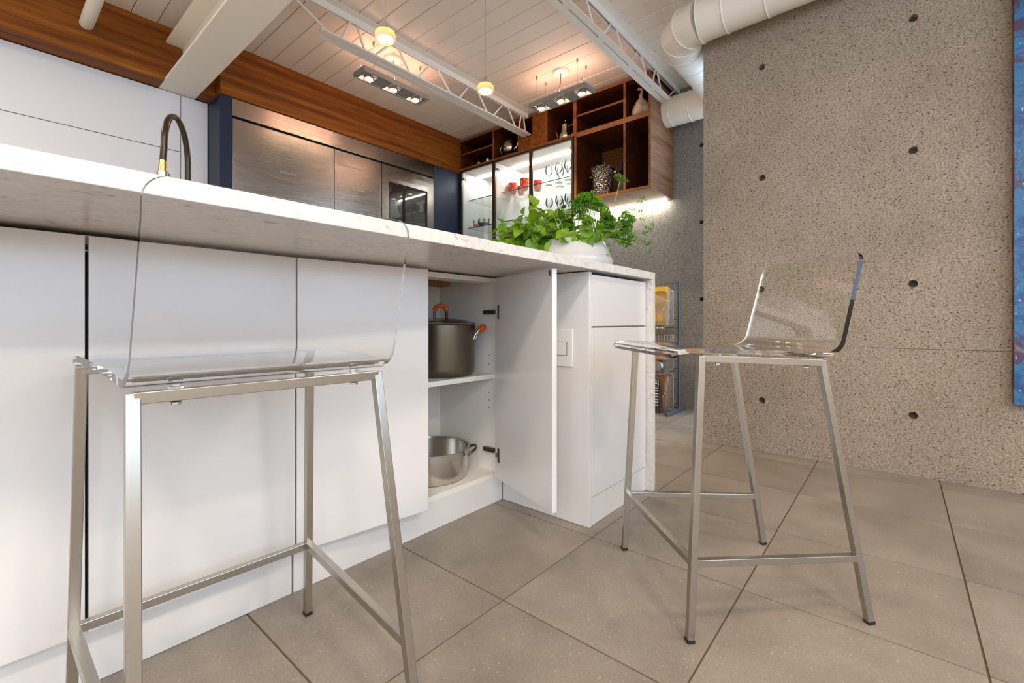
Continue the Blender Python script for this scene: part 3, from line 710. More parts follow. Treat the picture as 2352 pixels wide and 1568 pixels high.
# ================================================================== LIGHTS
def pend(x, y, z, label):
    t = thing('pendant_light', (x, y, z), label, 'lamp', 'puck pendant lights over the island')
    MB().tube([(x, y, z+.075), (x, y, CEIL)], .0013, 6).build('cable', 'cord', t)
    MB().lathe([(.0075, .042), (.0075, .072), (.005, .077), (.001, .078)], (x, y, z), 18).build('socket', 'chrome', t, smooth=45)
    MB().lathe([(.030, 0), (.0365, .004), (.0385, .010), (.0385, .026), (.036, .033), (.026, .039), (.012, .043), (.0005, .0435)], (x, y, z), 36, capb=False).build('glass_body', 'frosted', t, smooth=45)
    MB().lathe([(.0005, .0005), (.020, .001), (.027, .004), (.029, .009), (.0005, .010)], (x, y, z), 28).build('lens', 'pendant_lens', t, smooth=45)
    l = bpy.data.lights.new('pendant_glow', 'SPOT'); l.energy = 5; l.color = (1, .80, .52); l.spot_size = math.radians(150); l.spot_blend = .6; l.shadow_soft_size = .03
    o = bpy.data.objects.new('pendant_glow', l); COL.objects.link(o); o.location = (0, 0, -.006); o.parent = t
    MB().lathe([(.03, -.02), (.03, -.001)], (x, y, CEIL), 20).build('ceiling_cup', 'chrome', t, smooth=45)
pend(1.018, 1.504, 1.795, 'glowing puck pendant nearest the white I-beam')
pend(1.553, 1.484, 1.795, 'glowing puck pendant in front of the truss end')

def triple(cx, cy, z, ang, L, pw, label):
    t = thing('triple_spotlight', (cx, cy, z), label, 'lamp', 'hanging three-lamp spotlights', ang)
    Wd, H = .145, .032; fr = .012
    m = MB(); m.box(-L/2, L/2, -Wd/2, -Wd/2+fr, 0, H).box(-L/2, L/2, Wd/2-fr, Wd/2, 0, H).box(-L/2, -L/2+fr, -Wd/2+fr, Wd/2-fr, 0, H).box(L/2-fr, L/2, -Wd/2+fr, Wd/2-fr, 0, H)
    m.build('frame', 'fixture_grey', t, local=True, bevel=.001)
    xs = (-L*.36, 0, L*.36); hw = .052
    edges = [-L/2+fr]+[q for x in xs for q in (x-hw, x+hw)]+[L/2-fr]
    for a, b in zip(edges[0::2], edges[1::2]):
        if b-a > .003: Bx(a, b, -Wd/2+fr, Wd/2-fr, .006, .010).build('cover_plate', 'fixture_grey', t, local=True)
    for x in xs:
        MB().lathe([(.026, .012), (.028, .010), (.033, .012), (.034, .03), (.030, .05), (.012, .062)], (x, 0, -.016), 24, capb=False).build('lamp_housing', 'fixture_dark', t, local=True, smooth=45)
        MB().lathe([(.0005, .0045), (.024, .006), (.0265, .009), (.0005, .010)], (x, 0, -.016), 24).build('lamp_lens', 'lamp_lens', t, local=True, smooth=45)
        MB().tube([(x-hw, 0, .012), (x-.033, 0, .012)], .003, 8).tube([(x+.033, 0, .012), (x+hw, 0, .012)], .003, 8).build('pivot', 'chrome', t, local=True)
        for bx in (x-hw, x+hw-.003): Bx(bx, bx+.003, -Wd/2+fr, Wd/2-fr, .002, .018).build('bezel', 'chrome', t, local=True)
        l = bpy.data.lights.new('spot_glow', 'SPOT'); l.energy = pw; l.color = (1, .76, .48); l.spot_size = math.radians(95); l.spot_blend = .5; l.shadow_soft_size = .02
        o = bpy.data.objects.new('spot_glow', l); COL.objects.link(o); o.parent = t; o.location = (x, 0, -.018)
        l = bpy.data.lights.new('spill_glow', 'POINT'); l.energy = 1.0; l.color = (1, .55, .38); l.shadow_soft_size = .015      # light leaking from the open back of the lamp
        o = bpy.data.objects.new('spill_glow', l); COL.objects.link(o); o.parent = t; o.location = (x, 0, .072)
    zc = CEIL-z
    MB().lathe([(.058, zc-.018), (.062, zc-.012), (.062, zc-.0005)], (0, 0, 0), 32).build('canopy', 'duct_paint', t, local=True, smooth=45)
    MB().tube([(0, 0, zc-.018), (.004, 0, zc*.6), (.016, 0, zc*.35), (.012, 0, .03)], .003, 8).build('power_cord', 'fixture_dark', t, local=True, smooth=50)
    for sx in (-1, 1):
        for sy in (-1, 1):
            q = (sx*L*.36, sy*Wd*.42)
            MB().tube([(*q, .032), (*q, zc-.02)], .0009, 6).build('wire', 'cord', t, local=True)
            MB().lathe([(.007, zc-.024), (.007, zc-.001)], (*q, 0), 12).build('wire_anchor', 'cord', t, local=True)
    pth = [(-L*.40, Wd*.35, .032), (-L*.46, Wd*.38, .07), (-L*.42, Wd*.3, .09), (-L*.37, Wd*.1, .07), (-L*.36, 0, .04)]
    MB().tube(pth, .0016, 6).build('loose_wire', 'chrome', t, local=True)
triple(2.0, 2.855, 2.437, 0, .565, 9, 'grey three-lamp spotlight hanging by the truss before the walnut soffit')
triple(2.95, 2.008, 2.437, PI/2, .525, 18, 'grey three-lamp spotlight hanging before the walnut shelf unit')

# made-up drum ceiling lights, added behind and beside the camera to brighten the interior
for i, (x, y, lb) in enumerate(((-2.4, -2.2, 'far corner by the rear windows'), (-.8, -2.2, 'left of the window wall middle'), (.4, -2.2, 'right of the window wall middle'), (2.0, -2.2, 'corner between window wall and painting'),
        (-2.4, -.5, 'rear windows opposite the island'), (-.8, -.5, 'floor behind the camera'), (.38, -.6, 'floor beside the near stool'), (-2.4, 1.6, 'rear end of the island aisle'), (-1.0, 2.7, 'kitchen aisle left of the frame'))):
    t = thing('added_ceiling_light', (x, y, CEIL-.09), 'added unseen drum fill light above the '+lb, 'lamp', 'added drum fill lights out of view')
    MB().lathe([(.165, .0), (.17, .002), (.17, .0895), (.0005, .0896)], (x, y, CEIL-.09), 36, capb=False).build('drum', 'steel_paint', t, smooth=45)
    MB().lathe([(.0005, .004), (.164, .004), (.164, .006), (.0005, .006)], (x, y, CEIL-.09), 36).build('diffuser', 'added_drum_diffuser', t, smooth=45)
    l = bpy.data.lights.new('added_drum_glow', 'AREA'); l.shape = 'DISK'; l.size = .32; l.energy = DOWNW; l.color = (1, .83, .65)
    o = bpy.data.objects.new('added_drum_glow', l); COL.objects.link(o); o.parent = t; o.location = (0, 0, -.002)

# ================================================================== FAUCET
t = thing('faucet', (.405, 1.60, ZT), 'tall gooseneck faucet with black hose and brass cradle on the island', 'faucet')
b0 = Vector((.405, 1.60, ZT)); hd = Vector((-.52, -.854, 0)).normalized()
MB().lathe([(.027, 0), (.027, .006), (.018, .010), (.0165, .03)], b0, 24).build('base', 'brass', t, smooth=45)
MB().tube([b0+Vector((0, 0, .03)), b0+Vector((0, 0, .195))], .0075, 14).build('riser', 'hose_black', t, smooth=50)
arc = [b0+Vector((0, 0, .195))] + [b0+hd*(.085-.085*math.cos(a))+Vector((0, 0, .255+.10*math.sin(a))) for a in (PI*k/16 for k in range(17))] + [b0+hd*.178+Vector((0, 0, .207))]
MB().tube(arc, .0078, 14).build('hose', 'hose_black', t, smooth=50)
e = b0+hd*.178+Vector((0, 0, .207))
sp = MB().tube([e, e-Vector((0, 0, .03))+hd*.003], [.009, .0095], 14).build('spray_collar', 'brass', t, smooth=50)
MB().tube([e-Vector((0, 0, .03))+hd*.003, e-Vector((0, 0, .10))+hd*.008, e-Vector((0, 0, .12))+hd*.009], [.013, .014, .011], 16).build('spray_head', 'wire_metal', sp, smooth=50)
MB().tube([b0+Vector((0, 0, .157)), b0+hd*.06+Vector((0, 0, .160)), b0+hd*.12+Vector((0, 0, .170)), e-Vector((0, 0, .033))], [.007, .0055, .0065, .012], 12).build('cradle_arm', 'brass', t, smooth=50)

# ================================================================== PLANTER AND HERBS
PC = Vector((1.615, 1.045, ZT)); RV = Vector((.6476, -.762, 0)); DV = Vector((.762, .6476, 0))
t = thing('planter', PC, 'low round white ceramic planter full of herbs on the countertop', 'planter')
MB().lathe([(.120, 0.0003), (.150, .006), (.166, .020), (.171, .036), (.168, .050), (.1655, .052), (.160, .066), (.153, .085), (.143, .105), (.131, .120), (.122, .127), (.117, .128), (.115, .125), (.125, .112), (.135, .095), (.0005, .094)], PC, 64).build('bowl', 'planter_glaze', t, smooth=50)
MB().lathe([(.130, .096), (.122, .108), (.06, .114), (.0005, .115)], PC, 32).build('soil', 'soil', t, smooth=60)
def leaf_mesh(name, L, Wd, mat, serr=0.0, cup=0.35, curl=0.5, n=9):
    vs = []; fs = []
    for i in range(n):
        q = i/(n-1); w = Wd*(math.sin(PI*q**0.72))**0.85 if 0 < q < 1 else 0.0006
        if serr and 0 < i < n-1: w *= 1+serr*(1 if i % 2 else -1)
        y = L*q; zc_ = -curl*L*q*q*0.5
        for sx, k in ((-1, 1), (-.5, .28), (0, 0), (.5, .28), (1, 1)):
            vs.append((sx*w, y, zc_+cup*w*k+0.04*Wd*math.sin(q*26+sx*2)*(abs(sx))))
    for i in range(n-1):
        for j in range(4): q = i*5+j; fs.append((q, q+1, q+6, q+5))
    me = bpy.data.meshes.new(name); me.from_pydata(vs, [], fs); me.materials.append(MATS[mat])
    for f_ in me.polygons: f_.use_smooth = True
    return me
BL = [leaf_mesh('leaf', .052, .0165, 'basil_leaf', 0, .30, .45), leaf_mesh('leaf', .045, .0155, 'basil_leaf', 0, .45, .8), leaf_mesh('leaf', .036, .013, 'basil_leaf', 0, .5, .3), leaf_mesh('leaf', .060, .020, 'basil_leaf', 0, .22, .6)]
ML = [leaf_mesh('leaf', .042, .017, 'basil_leaf', .09, .2, .5, 13), leaf_mesh('leaf', .026, .0105, 'basil_leaf', .09, .3, .6, 13)]
def put_leaf(me, base, d, up, parent, sc=1.0):
    d = d.normalized(); x = d.cross(up)
    if x.length < 1e-4: x = Vector((1, 0, 0))
    x.normalize(); z = x.cross(d)
    o = bpy.data.objects.new('leaf', me); COL.objects.link(o); o.parent = parent
    M = Matrix(((x.x, d.x, z.x), (x.y, d.y, z.y), (x.z, d.z, z.z))).to_4x4()
    o.matrix_local = Matrix.Translation(base) @ M @ Matrix.Scale(sc, 4); return o
def curve_pts(a, b, c_, n=8): return [a*(1-q)**2+b*2*q*(1-q)+c_*q*q for q in (i/(n-1) for i in range(n))]
UP = Vector((0, 0, 1))
def W(r, d, z): return RV*r+DV*d+UP*z
# basil: stems from the left half of the bowl
t = thing('basil_plant', PC+UP*.112, 'leafy green basil spilling over the left side of the planter', 'plant')
def herb_stem(t, root, tip, lm, pairs, lean, sc=(0.8, 1.15), rad=.0016):
    mid = root*.45+tip*.55+UP*.035
    pts = curve_pts(root, mid, tip, 9); MB().tube(pts, [rad*1.2]*5+[rad]*4, 6).build('stem', 'stem_green', t, local=True, smooth=60)
    for k in range(pairs):
        q = .30+.68*k/max(1, pairs-1); i = min(7, int(q*8)); pb = pts[i].lerp(pts[i+1], q*8-i); tn = (pts[i+1]-pts[i]).normalized()
        a0 = R.uniform(0, PI)
        for s in (0, PI):
            sd = tn.cross(UP if abs(tn.z) < .9 else RV).normalized(); ot = sd*math.cos(a0+s)+tn.cross(sd)*math.sin(a0+s)
            dr = ot*1.0+tn*R.uniform(.1, .6)+lean*R.uniform(.2, .8)+UP*R.uniform(-.55, .25)
            put_leaf(R.choice(lm), pb, dr, UP+ot*R.uniform(-.3, .3)-DV*.55, t, R.uniform(*sc))
for k in range(36):
    r = R.uniform(-.29, .05); d = R.uniform(-.13, .10)
    zt_ = R.uniform(.03, .155)*(1-max(0, (-r-.17)*4.2)) + (.015 if d > 0 else -.01)
    root = W(max(-.085, min(.04, r*.35)), d*.45, 0)
    herb_stem(t, root, W(r, d, zt_), BL, 3, RV*(-.4 if r < -.12 else .0)-DV*.45)
for (r, d, z, s) in ((-.335, -.02, -.045, 1.0), (-.30, -.10, -.03, 1.1), (-.255, -.13, -.055, 1.15), (-.20, -.14, -.03, 1.2), (-.16, -.135, .02, 1.3), (-.08, -.135, -.005, 1.1), (-.27, -.06, .01, 1.2), (-.12, -.14, -.045, 1.15), (-.225, -.135, -.065, 1.0), (-.03, -.135, .0, 1.1)):
    b = W(r+.03, d+.03, z+.04)
    put_leaf(BL[3], b, W(-.25, -.35, -.9)+W(R.uniform(-.3, .3), 0, 0), UP*.3-DV, t, s)
for k in range(30):
    r = R.uniform(-.20, .10); d = -.112-.02*R.random()+.35*max(0, abs(r)-.08)
    put_leaf(R.choice(BL), W(r, d, R.uniform(-.005, .05)), W(R.uniform(-.6, .4), -.55, R.uniform(-1.0, .1)), UP*.5-DV, t, R.uniform(.75, 1.1))
for k in range(26):
    r = R.uniform(-.30, -.10); d = R.uniform(-.13, -.02)
    put_leaf(R.choice(BL), W(r, d, R.uniform(-.03, .07)), W(R.uniform(-.8, .3), -.5, R.uniform(-.8, .3)), UP*.6-DV, t, R.uniform(.75, 1.15))
# lemon balm in the middle
t = thing('lemon_balm_plant', PC+UP*.112+RV*.03, 'serrated lemon balm sprigs hanging over the planter front', 'plant')
for (r, d, z) in ((-.075, .06, .155), (-.06, .05, .165), (.0, -.12, .02), (.06, -.115, .035), (.02, -.13, .05), (-.11, .07, .10), (.09, -.11, .03), (-.02, .08, .10)):
    herb_stem(t, W(r*.5, d*.6, 0), W(r, d, z), ML, 4, -DV*.4, (.6, 1.1), .0011)
put_leaf(ML[0], W(.042, -.122, .03), W(.05, -.22, -1), -DV+UP*.2, t, 1.15)
put_leaf(ML[0], W(.085, -.115, .045), W(-.1, -.3, -.8), -DV+UP*.3, t, 1.0)
put_leaf(ML[0], W(.005, -.12, .055), W(-.3, -.4, -.6), -DV+UP*.6, t, 1.0)
# parsley on the right
t = thing('parsley_plant', PC+UP*.112+RV*.06, 'bushy curly parsley leaning out of the right side of the planter', 'plant')
def frond_mesh(seed, rad, nlf):
    q = random.Random(seed); vs = []; fs = []
    for k in range(nlf):
        a = q.uniform(0, 2*PI); el = math.asin(q.uniform(-.25, 1)); rr = rad*q.uniform(.55, 1.0)
        c_ = Vector((math.cos(a)*math.cos(el), math.sin(a)*math.cos(el), math.sin(el)*.8))*rr
        n_ = (c_.normalized()+Vector((q.uniform(-.7, .7), q.uniform(-.7, .7), q.uniform(-.7, .7)))).normalized()
        u_ = n_.cross(Vector((0, 0, 1)) if abs(n_.z) < .9 else Vector((1, 0, 0))).normalized(); w_ = n_.cross(u_); s = rad*q.uniform(.16, .27)
        b = len(vs); m_ = 7
        vs.append(tuple(c_))
        for j in range(m_):
            aj = 2*PI*j/m_+q.uniform(-.2, .2); rj = s*(1.0 if j % 2 else .5); vs.append(tuple(c_+(u_*math.cos(aj)+w_*math.sin(aj))*rj+n_*s*q.uniform(-.1, .75)))
        fs += [(b, b+1+j, b+1+(j+1) % m_) for j in range(m_)]
    me = bpy.data.meshes.new('frond'); me.from_pydata(vs, [], fs); me.materials.append(MATS['parsley_leaf']); return me
FM = [frond_mesh(i, .026, 62) for i in range(4)]+[frond_mesh(9+i, .017, 30) for i in range(3)]
def frond(pos, sc, big=True):
    o = bpy.data.objects.new('frond', R.choice(FM[:4] if big else FM[4:])); COL.objects.link(o); o.parent = t
    o.location = pos; o.rotation_euler = (R.uniform(-.4, .4), R.uniform(-.4, .4), R.uniform(0, 6.3)); o.scale = (sc,)*3
def pstem(tip, root=None, rad=.0012):
    root = root or Vector((R.uniform(-.02, .035), R.uniform(-.03, .03), 0)); MB().tube(curve_pts(root, root*.4+tip*.6+UP*.03, tip, 7), rad, 5).build('stem', 'stem_green', t, local=True, smooth=60)
# dense dome
for k in range(26):
    a = R.uniform(0, 2*PI); q = math.sqrt(R.uniform(0, 1)); pos = W(.005+.052*q*math.cos(a), .05*q*math.sin(a), .215-.055*q*q+R.uniform(-.03, .012))
    frond(pos, R.uniform(.75, 1.05))
    if k % 2 == 0: pstem(pos)
for k in range(34):                       # lower stems and yellowed side
    pos = W(R.uniform(-.04, .10), R.uniform(-.07, .05), R.uniform(.03, .16)); frond(pos, R.uniform(.7, 1.0))
for k in range(44):                       # right-hand spread
    q = R.random(); pos = W(.07+.13*q, R.uniform(-.07, .07), .125-.04*q+R.uniform(-.07, .05)-(.04*q)); frond(pos, R.uniform(.65, 1.0))
    if k % 3 == 0: pstem(pos)
for (r, d, z) in ((.150, .02, .282), (.138, .02, .292), (.164, .02, .268)): frond(W(r, d, z), .7)
pstem(W(.148, .02, .275), W(.10, .01, .05), .0014)
for (r, d, z) in ((.20, .0, .10), (.215, -.01, .115), (.235, .0, .13), (.245, -.01, .145), (.23, -.02, .09), (.21, .01, .06), (.19, -.02, .03), (.235, -.02, .055), (.255, -.03, .02), (.27, -.02, .01), (.245, -.03, -.005), (.225, -.04, -.03), (.24, -.04, -.045), (.26, -.04, -.05), (.268, -.045, -.07), (.258, -.045, -.085), (.205, -.03, -.005), (.275, -.03, .035)): frond(W(r-.008, d, z+.045), R.uniform(.65, .95), False)
for tip in (W(.237, -.01, .19), W(.262, -.02, .055), W(.25, -.045, -.035), W(.222, -.02, .135)): pstem(tip, W(.06, -.01, .03), .001)
for (r, d, z) in ((.075, -.10, -.02), (.085, -.10, -.045), (.068, -.10, -.06)): frond(W(r, d, z), .7, False)

# ================================================================== SHELF CONTENTS
def teapot(x, y, z, s, mat, label, flip=1):
    t = thing('teapot', (x, y, z), label, 'teapot', 'silver teapots on the walnut shelves'); c_ = Vector((x, y, z))
    MB().lathe([(.030*s, .0005), (.034*s, .004*s), (.012*s, .012*s), (.012*s, .022*s), (.040*s, .034*s), (.062*s, .065*s), (.066*s, .095*s), (.056*s, .128*s), (.048*s, .138*s)], c_, 32, capt=True).build('body', mat, t, smooth=50)
    MB().lathe([(.050*s, .1385*s), (.044*s, .148*s), (.018*s, .160*s), (.005*s, .164*s), (.010*s, .170*s), (.008*s, .178*s), (.0005, .182*s)], c_, 28).build('lid', mat, t, smooth=50)
    u_ = Vector((0, 1, 0))*flip
    MB().tube([c_+u_*a*s+UP*b*s for a, b in ((.050, .125), (.085, .135), (.108, .11), (.104, .07), (.08, .045), (.056, .055))], .005*s, 10).build('handle', mat, t, smooth=60)
    MB().tube([c_-u_*a*s+UP*b*s for a, b in ((.055, .07), (.080, .08), (.092, .11), (.108, .135))], [.016*s, .012*s, .009*s, .007*s], 12).build('spout', mat, t, smooth=60)
teapot(3.455, 2.965, 2.3445, 1.15, 'silverware', 'round footed silver teapot beside the closed walnut panel')
x, y, z = 3.445, 2.295, 2.3445
t = thing('coffee_pot', (x, y, z), 'tall tarnished silver coffee pot in the bay under the hanging lamp', 'teapot', 'silver teapots on the walnut shelves'); c_ = Vector((x, y, z))
MB().lathe([(.055, .0005), (.06, .006), (.066, .02), (.062, .045), (.047, .075), (.039, .110), (.038, .140)], c_, 32).build('body', 'silverware', t, smooth=50)
MB().lathe([(.040, .1405), (.034, .155), (.014, .172), (.004, .178), (.008, .186), (.0005, .196)], c_, 28).build('lid', 'silverware', t, smooth=50)
MB().tube([c_+Vector((0, a, b)) for a, b in ((.045, .03), (.080, .04), (.092, .085), (.105, .115))], [.012, .008, .006, .005], 10).build('spout', 'silverware', t, smooth=60)
MB().tube([c_-Vector((0, a, b*-1)) for a, b in ((.034, .12), (.075, .135), (.098, .10), (.085, .05), (.05, .035))], .0045, 10).build('handle', 'silverware', t, smooth=60)
for (x, y, s, lb) in ((3.47, 3.405, 1.0, 'small silver cup on the left end of the walnut shelf, nearer the navy panel'), (3.47, 3.275, 1.1, 'small silver cup on the walnut shelf, nearer the round teapot')):
    t = thing('silver_cup', (x, y, 2.3445), lb, 'cup', 'small silver cups')
    MB().lathe([(.022*s, .0005), (.010*s, .010*s), (.024*s, .022*s), (.033*s, .045*s), (.030*s, .062*s), (.027*s, .060*s), (.028*s, .04*s), (.0005, .028*s)], (x, y, 2.3445), 24).build('bowl', 'silverware', t, smooth=50)
    MB().tube([Vector((x, y+a*s, 2.3445+b*s)) for a, b in ((.030, .055), (.046, .05), (.044, .032), (.030, .03))], .003*s, 8).build('handle', 'silverware', t, smooth=60)
# gourd
gm, nt, p = nodes('gourd_skin'); n = tex(nt, 'ShaderNodeTexNoise', (1, 1, .6), Scale=22.0, Detail=4.0)
r_ = ramp(nt, n.outputs['Fac'], [(.35, (.36, .27, .18)), (.55, (.56, .47, .36)), (.7, (.66, .58, .48))]); nt.links.new(r_.outputs[0], p.inputs['Base Color']); pset(p, rough=.45)
x, y, z = 3.46, 1.580, 2.3445
t = thing('gourd', (x, y, z), 'pale dried bottle gourd with crooked stem in the top right bay', 'gourd')
m = MB(); vs = []; prof = [(.054, .0006), (.070, .012), (.076, .04), (.070, .08), (.054, .115), (.034, .145), (.019, .160), (.016, .175)]; nn = 32
for r, zz in prof:
    for k in range(nn):
        a = 2*PI*k/nn; q = r*(1+.07*math.cos(4*a)*min(1, r/.05)); vs.append((x+q*math.cos(a), y+q*math.sin(a), z+zz))
m.add(vs, [(i*nn+k, i*nn+(k+1) % nn, (i+1)*nn+(k+1) % nn, (i+1)*nn+k) for i in range(len(prof)-1) for k in range(nn)]+[tuple(range(nn-1, -1, -1))]); m.build('body', 'gourd_skin', t, smooth=60)
MB().tube([Vector((x, y+a, z+b)) for a, b in ((0, .17), (.0, .19), (-.010, .212), (-.006, .232), (.010, .243), (.026, .240))], [.016, .013, .011, .0105, .0105, .009], 12).build('stem', 'gourd_skin', t, smooth=60)
# ice bucket
x, y, z = 3.465, 1.928, 1.7692; c_ = Vector((x, y, z))
t = thing('ice_bucket', c_, 'hammered silver ice bucket with tongs in the lower walnut bay', 'bucket')
MB().lathe([(.068, .0005), (.072, .006), (.066, .014), (.068, .020), (.076, .030), (.099, .235), (.107, .241), (.106, .246), (.095, .244), (.093, .233), (.072, .04), (.0005, .036)], c_, 48).build('bucket', 'hammered', t, smooth=45)
for s in (1, -1):
    h_ = MB(); h_.lathe([(.006, 0), (.006, .018), (.013, .022), (.013, .034), (.008, .040), (.0005, .041)], c_+Vector((0, s*.092, .200)), 16, 'y')
    if s < 0: h_.v = [(a, 2*(y-.092)-b, cc) for a, b, cc in h_.v]
    h_.build('knob_handle', 'silverware', t, smooth=50)
tag(MB().tube([c_+Vector((.02, -.035, .05)), c_+Vector((.02, -.02, .2)), c_+Vector((.02, -.008, .30))], .0035, 8).lathe([(.0005, 0), (.006, .002), (.006, .007), (.0005, .009)], c_+Vector((.02, -.008, .297)), 12).build('ice_scoop', 'chrome', smooth=50),
    'thin silver scoop handle sticking up out of the ice bucket', 'scoop')
# wine bottle
x, y, z = 3.62, 1.832, 1.7692; c_ = Vector((x, y, z))
t = thing('wine_bottle', c_, 'dark wine bottle with grey label behind the ice bucket', 'bottle')
plain('bottle_glass', (.006, .008, .006), .06, coat=.6); plain('label_paper', (.20, .17, .14), .7); plain('label_text', (.75, .72, .66), .6)
MB().lathe([(.034, .0005), (.038, .004), (.038, .20), (.032, .225), (.016, .25), (.014, .26), (.014, .305), (.0155, .306), (.0155, .318), (.0005, .319)], c_, 32).build('glass', 'bottle_glass', t, smooth=40)
MB().lathe([(.0384, .07), (.0384, .182)], c_, 32, capb=False, capt=False).build('label', 'label_paper', t, smooth=60)
M = Matrix.Translation((-.0392, .022, .155)) @ Matrix.Rotation(-PI/2, 4, 'Z') @ Matrix.Rotation(PI/2, 4, 'X')
text_mesh('DAM', 'label_text', 'label_text', .026, M, t)
# wooden board leaning in the right lower bay
tag(Bx(3.50, 3.70, 1.4735, 1.487, 1.7692, 1.99).build('wooden_board', 'panel_wood', bevel=.002), 'small wooden board standing in the lower right walnut bay', 'board')
# red tumblers
def tumbler(x, y, z, s, mat, name, label, cat, group):
    o = MB().lathe([(.024*s, .0006), (.030*s, .002), (.041*s, .03*s), (.047*s, .075*s), (.0485*s, .115*s), (.0465*s, .115*s), (.045*s, .075*s), (.038*s, .03*s), (.026*s, .010), (.0005, .009)], (0, 0, 0), 28).build(name, mat, smooth=45)
    o.location = (x, y, z); return tag(o, label, cat, group)
ZS = 2.0205
tumbler(3.569, 3.025, ZS, .95, 'red_glass', 'tumbler', 'red patterned tumbler furthest left on the glass shelf', 'tumbler', 'red tumblers')
tumbler(3.655, 2.985, ZS, .80, 'red_glass', 'tumbler', 'small red tumbler behind, between two larger ones', 'tumbler', 'red tumblers')
tumbler(3.545, 2.850, ZS, 1.0, 'red_glass', 'tumbler', 'large red patterned tumbler left of the bronze door frame', 'tumbler', 'red tumblers')
tumbler(3.650, 2.765, ZS, .90, 'red_glass', 'tumbler', 'red tumbler right of the bronze door frame', 'tumbler', 'red tumblers')
def wineglass(x, y, z, s, label):
    o = MB().lathe([(.033*s, .0006), (.032*s, .002), (.005*s, .006*s), (.004*s, .07*s), (.010*s, .078*s), (.034*s, .11*s), (.037*s, .14*s), (.031*s, .175*s), (.030*s, .175*s), (.035*s, .14*s), (.031*s, .112*s), (.0005, .085*s)], (0, 0, 0), 24).build('wine_glass', 'tumbler_glass', smooth=50)
    o.location = (x, y, z); tag(o, label, 'glass', 'clear wine glasses')
ORD = ('first', 'second', 'third', 'fourth', 'fifth', 'sixth')
for i, (x, y) in enumerate(((3.56, 2.56), (3.66, 2.50), (3.55, 2.44), (3.65, 2.38), (3.54, 2.33), (3.64, 2.26))):
    wineglass(x, y, ZS, 1.05, ORD[i]+' clear wine glass right of the red tumblers on the upper glass shelf')
    wineglass(x+.02, y+.01, 1.7245, 1.0, ORD[i]+' clear wine glass from the left on the shelf below, behind the basil')
for i, (x, y) in enumerate(((3.56, 3.20), (3.66, 3.17), (3.66, 3.28))):
    wineglass(x, y, ZS, 1.0, ('front', 'rear right', 'rear left')[i]+' clear wine glass on the upper shelf beside the navy panel')
def shot(x, y, s, cm, label):
    t = thing('shot_glass', (x, y, 1.7245), label, 'glass', 'small printed glasses')
    MB().lathe([(.018*s, .0005), (.020*s, .002), (.024*s, .06*s), (.0225*s, .06*s), (.0185*s, .008), (.0005, .007)], (x, y, 1.7245), 20).build('glass', 'tumbler_glass', t, smooth=45)
    MB().lathe([(.0205*s, .006), (.0222*s, .026*s)], (x, y, 1.7245), 20, capb=False, capt=False).build('print', cm, t, smooth=60)
shot(3.49, 3.475, 1.3, 'orange_silicone', 'small glass with red print on the lower left glass shelf')
shot(3.49, 3.390, 1.5, 'black_rubber', 'small glass with large black print on the lower glass shelf')
shot(3.49, 3.315, 1.2, 'dark_metal', 'small glass with dark base, third along the lower glass shelf')
t = thing('glass_jar', (3.52, 3.20, 1.7245), 'clear ribbed glass jar on the lower shelf by the door frame', 'jar')
MB().lathe([(.040, .0005), (.044, .004), (.044, .10), (.034, .115), (.034, .13), (.032, .13), (.032, .115), (.042, .10), (.042, .008), (.0005, .007)], (3.52, 3.20, 1.7245), 24).build('jar', 'tumbler_glass', t, smooth=45)
MB().lathe([(.036, .1305), (.036, .15), (.0005, .152)], (3.52, 3.20, 1.7245), 24).build('lid', 'wire_metal', t, smooth=45)
plain('plate_dark', (.06, .06, .10), .3); plain('plate_red', (.45, .10, .07), .3)
for (x, y, mt, lb) in ((3.545, 3.205, 'plate_dark', 'dark patterned plate standing at the bottom of the left glass cabinet'), (3.545, 3.025, 'plate_red', 'red patterned plate standing at the bottom of the right glass cabinet')):
    o = MB().lathe([(.0005, 0), (.06, .002), (.085, .012), (.084, .015), (.06, .006), (.0005, .005)], (0, 0, 0), 36, 'y').build('plate', mt, smooth=50)
    o.location = (x, y, 1.514); o.rotation_euler = (0, 0, .25); tag(o, lb, 'plate')

# ================================================================== WIRE RACK
YR0, YR1, XU = 1.335, 1.70, 3.625
t = thing('wire_rack', (XU, 1.5, 0), 'blue grey metal stand with three wire baskets against the back wall', 'rack')
for y in (YR0, YR1):
    MB().tube([(XU, y, .012), (XU, y, 1.04)], .0105, 14).build('upright', 'rack_metal', t, smooth=50)
    MB().tube([(3.36, y, .0122), (3.76, y, .0122)], .0118, 14).build('foot', 'rack_metal', t, smooth=50)
MB().tube([(XU, YR0, .03), (XU, YR1, .03)], .009, 12).build('base_bar', 'rack_metal', t, smooth=50)
for z in (1.025, .735, .665, .40, .34, .06): MB().tube([(XU, YR0, z), (XU, YR1, z)], .0025, 8).build('cross_wire', 'dark_metal', t, smooth=60)
def basket(z0):
    m = MB(); r = .0016; xb, xf = 3.60, 3.41; y0, y1 = YR0+.035, YR1-.035
    zb0, zb1, zf0, zf1 = z0+.02, z0+.285, z0-.01, z0+.125
    def P(q, top, y): x = xb+(xf-xb)*q+(.03 if top and q == 1 else 0)*-1; z = (zb0+(zf0-zb0)*q) if not top else (zb1+(zf1-zb1)*q); return (x, y, z)
    for top in (0, 1):
        m.tube([P(0, top, y0), P(1, top, y0), P(1, top, y1), P(0, top, y1)], .0024, 6, closed=True)
    for k in range(11):
        q = k/10
        for y in (y0, y1): m.tube([P(q, 0, y), P(q, 1, y)], r, 5)
    for k in range(13):
        y = y0+(y1-y0)*k/12; m.tube([P(0, 1, y), P(0, 0, y), P(1, 0, y), P(1, 1, y)], r, 5)
    return m.build('wire_basket', 'wire_metal', t, smooth=60)
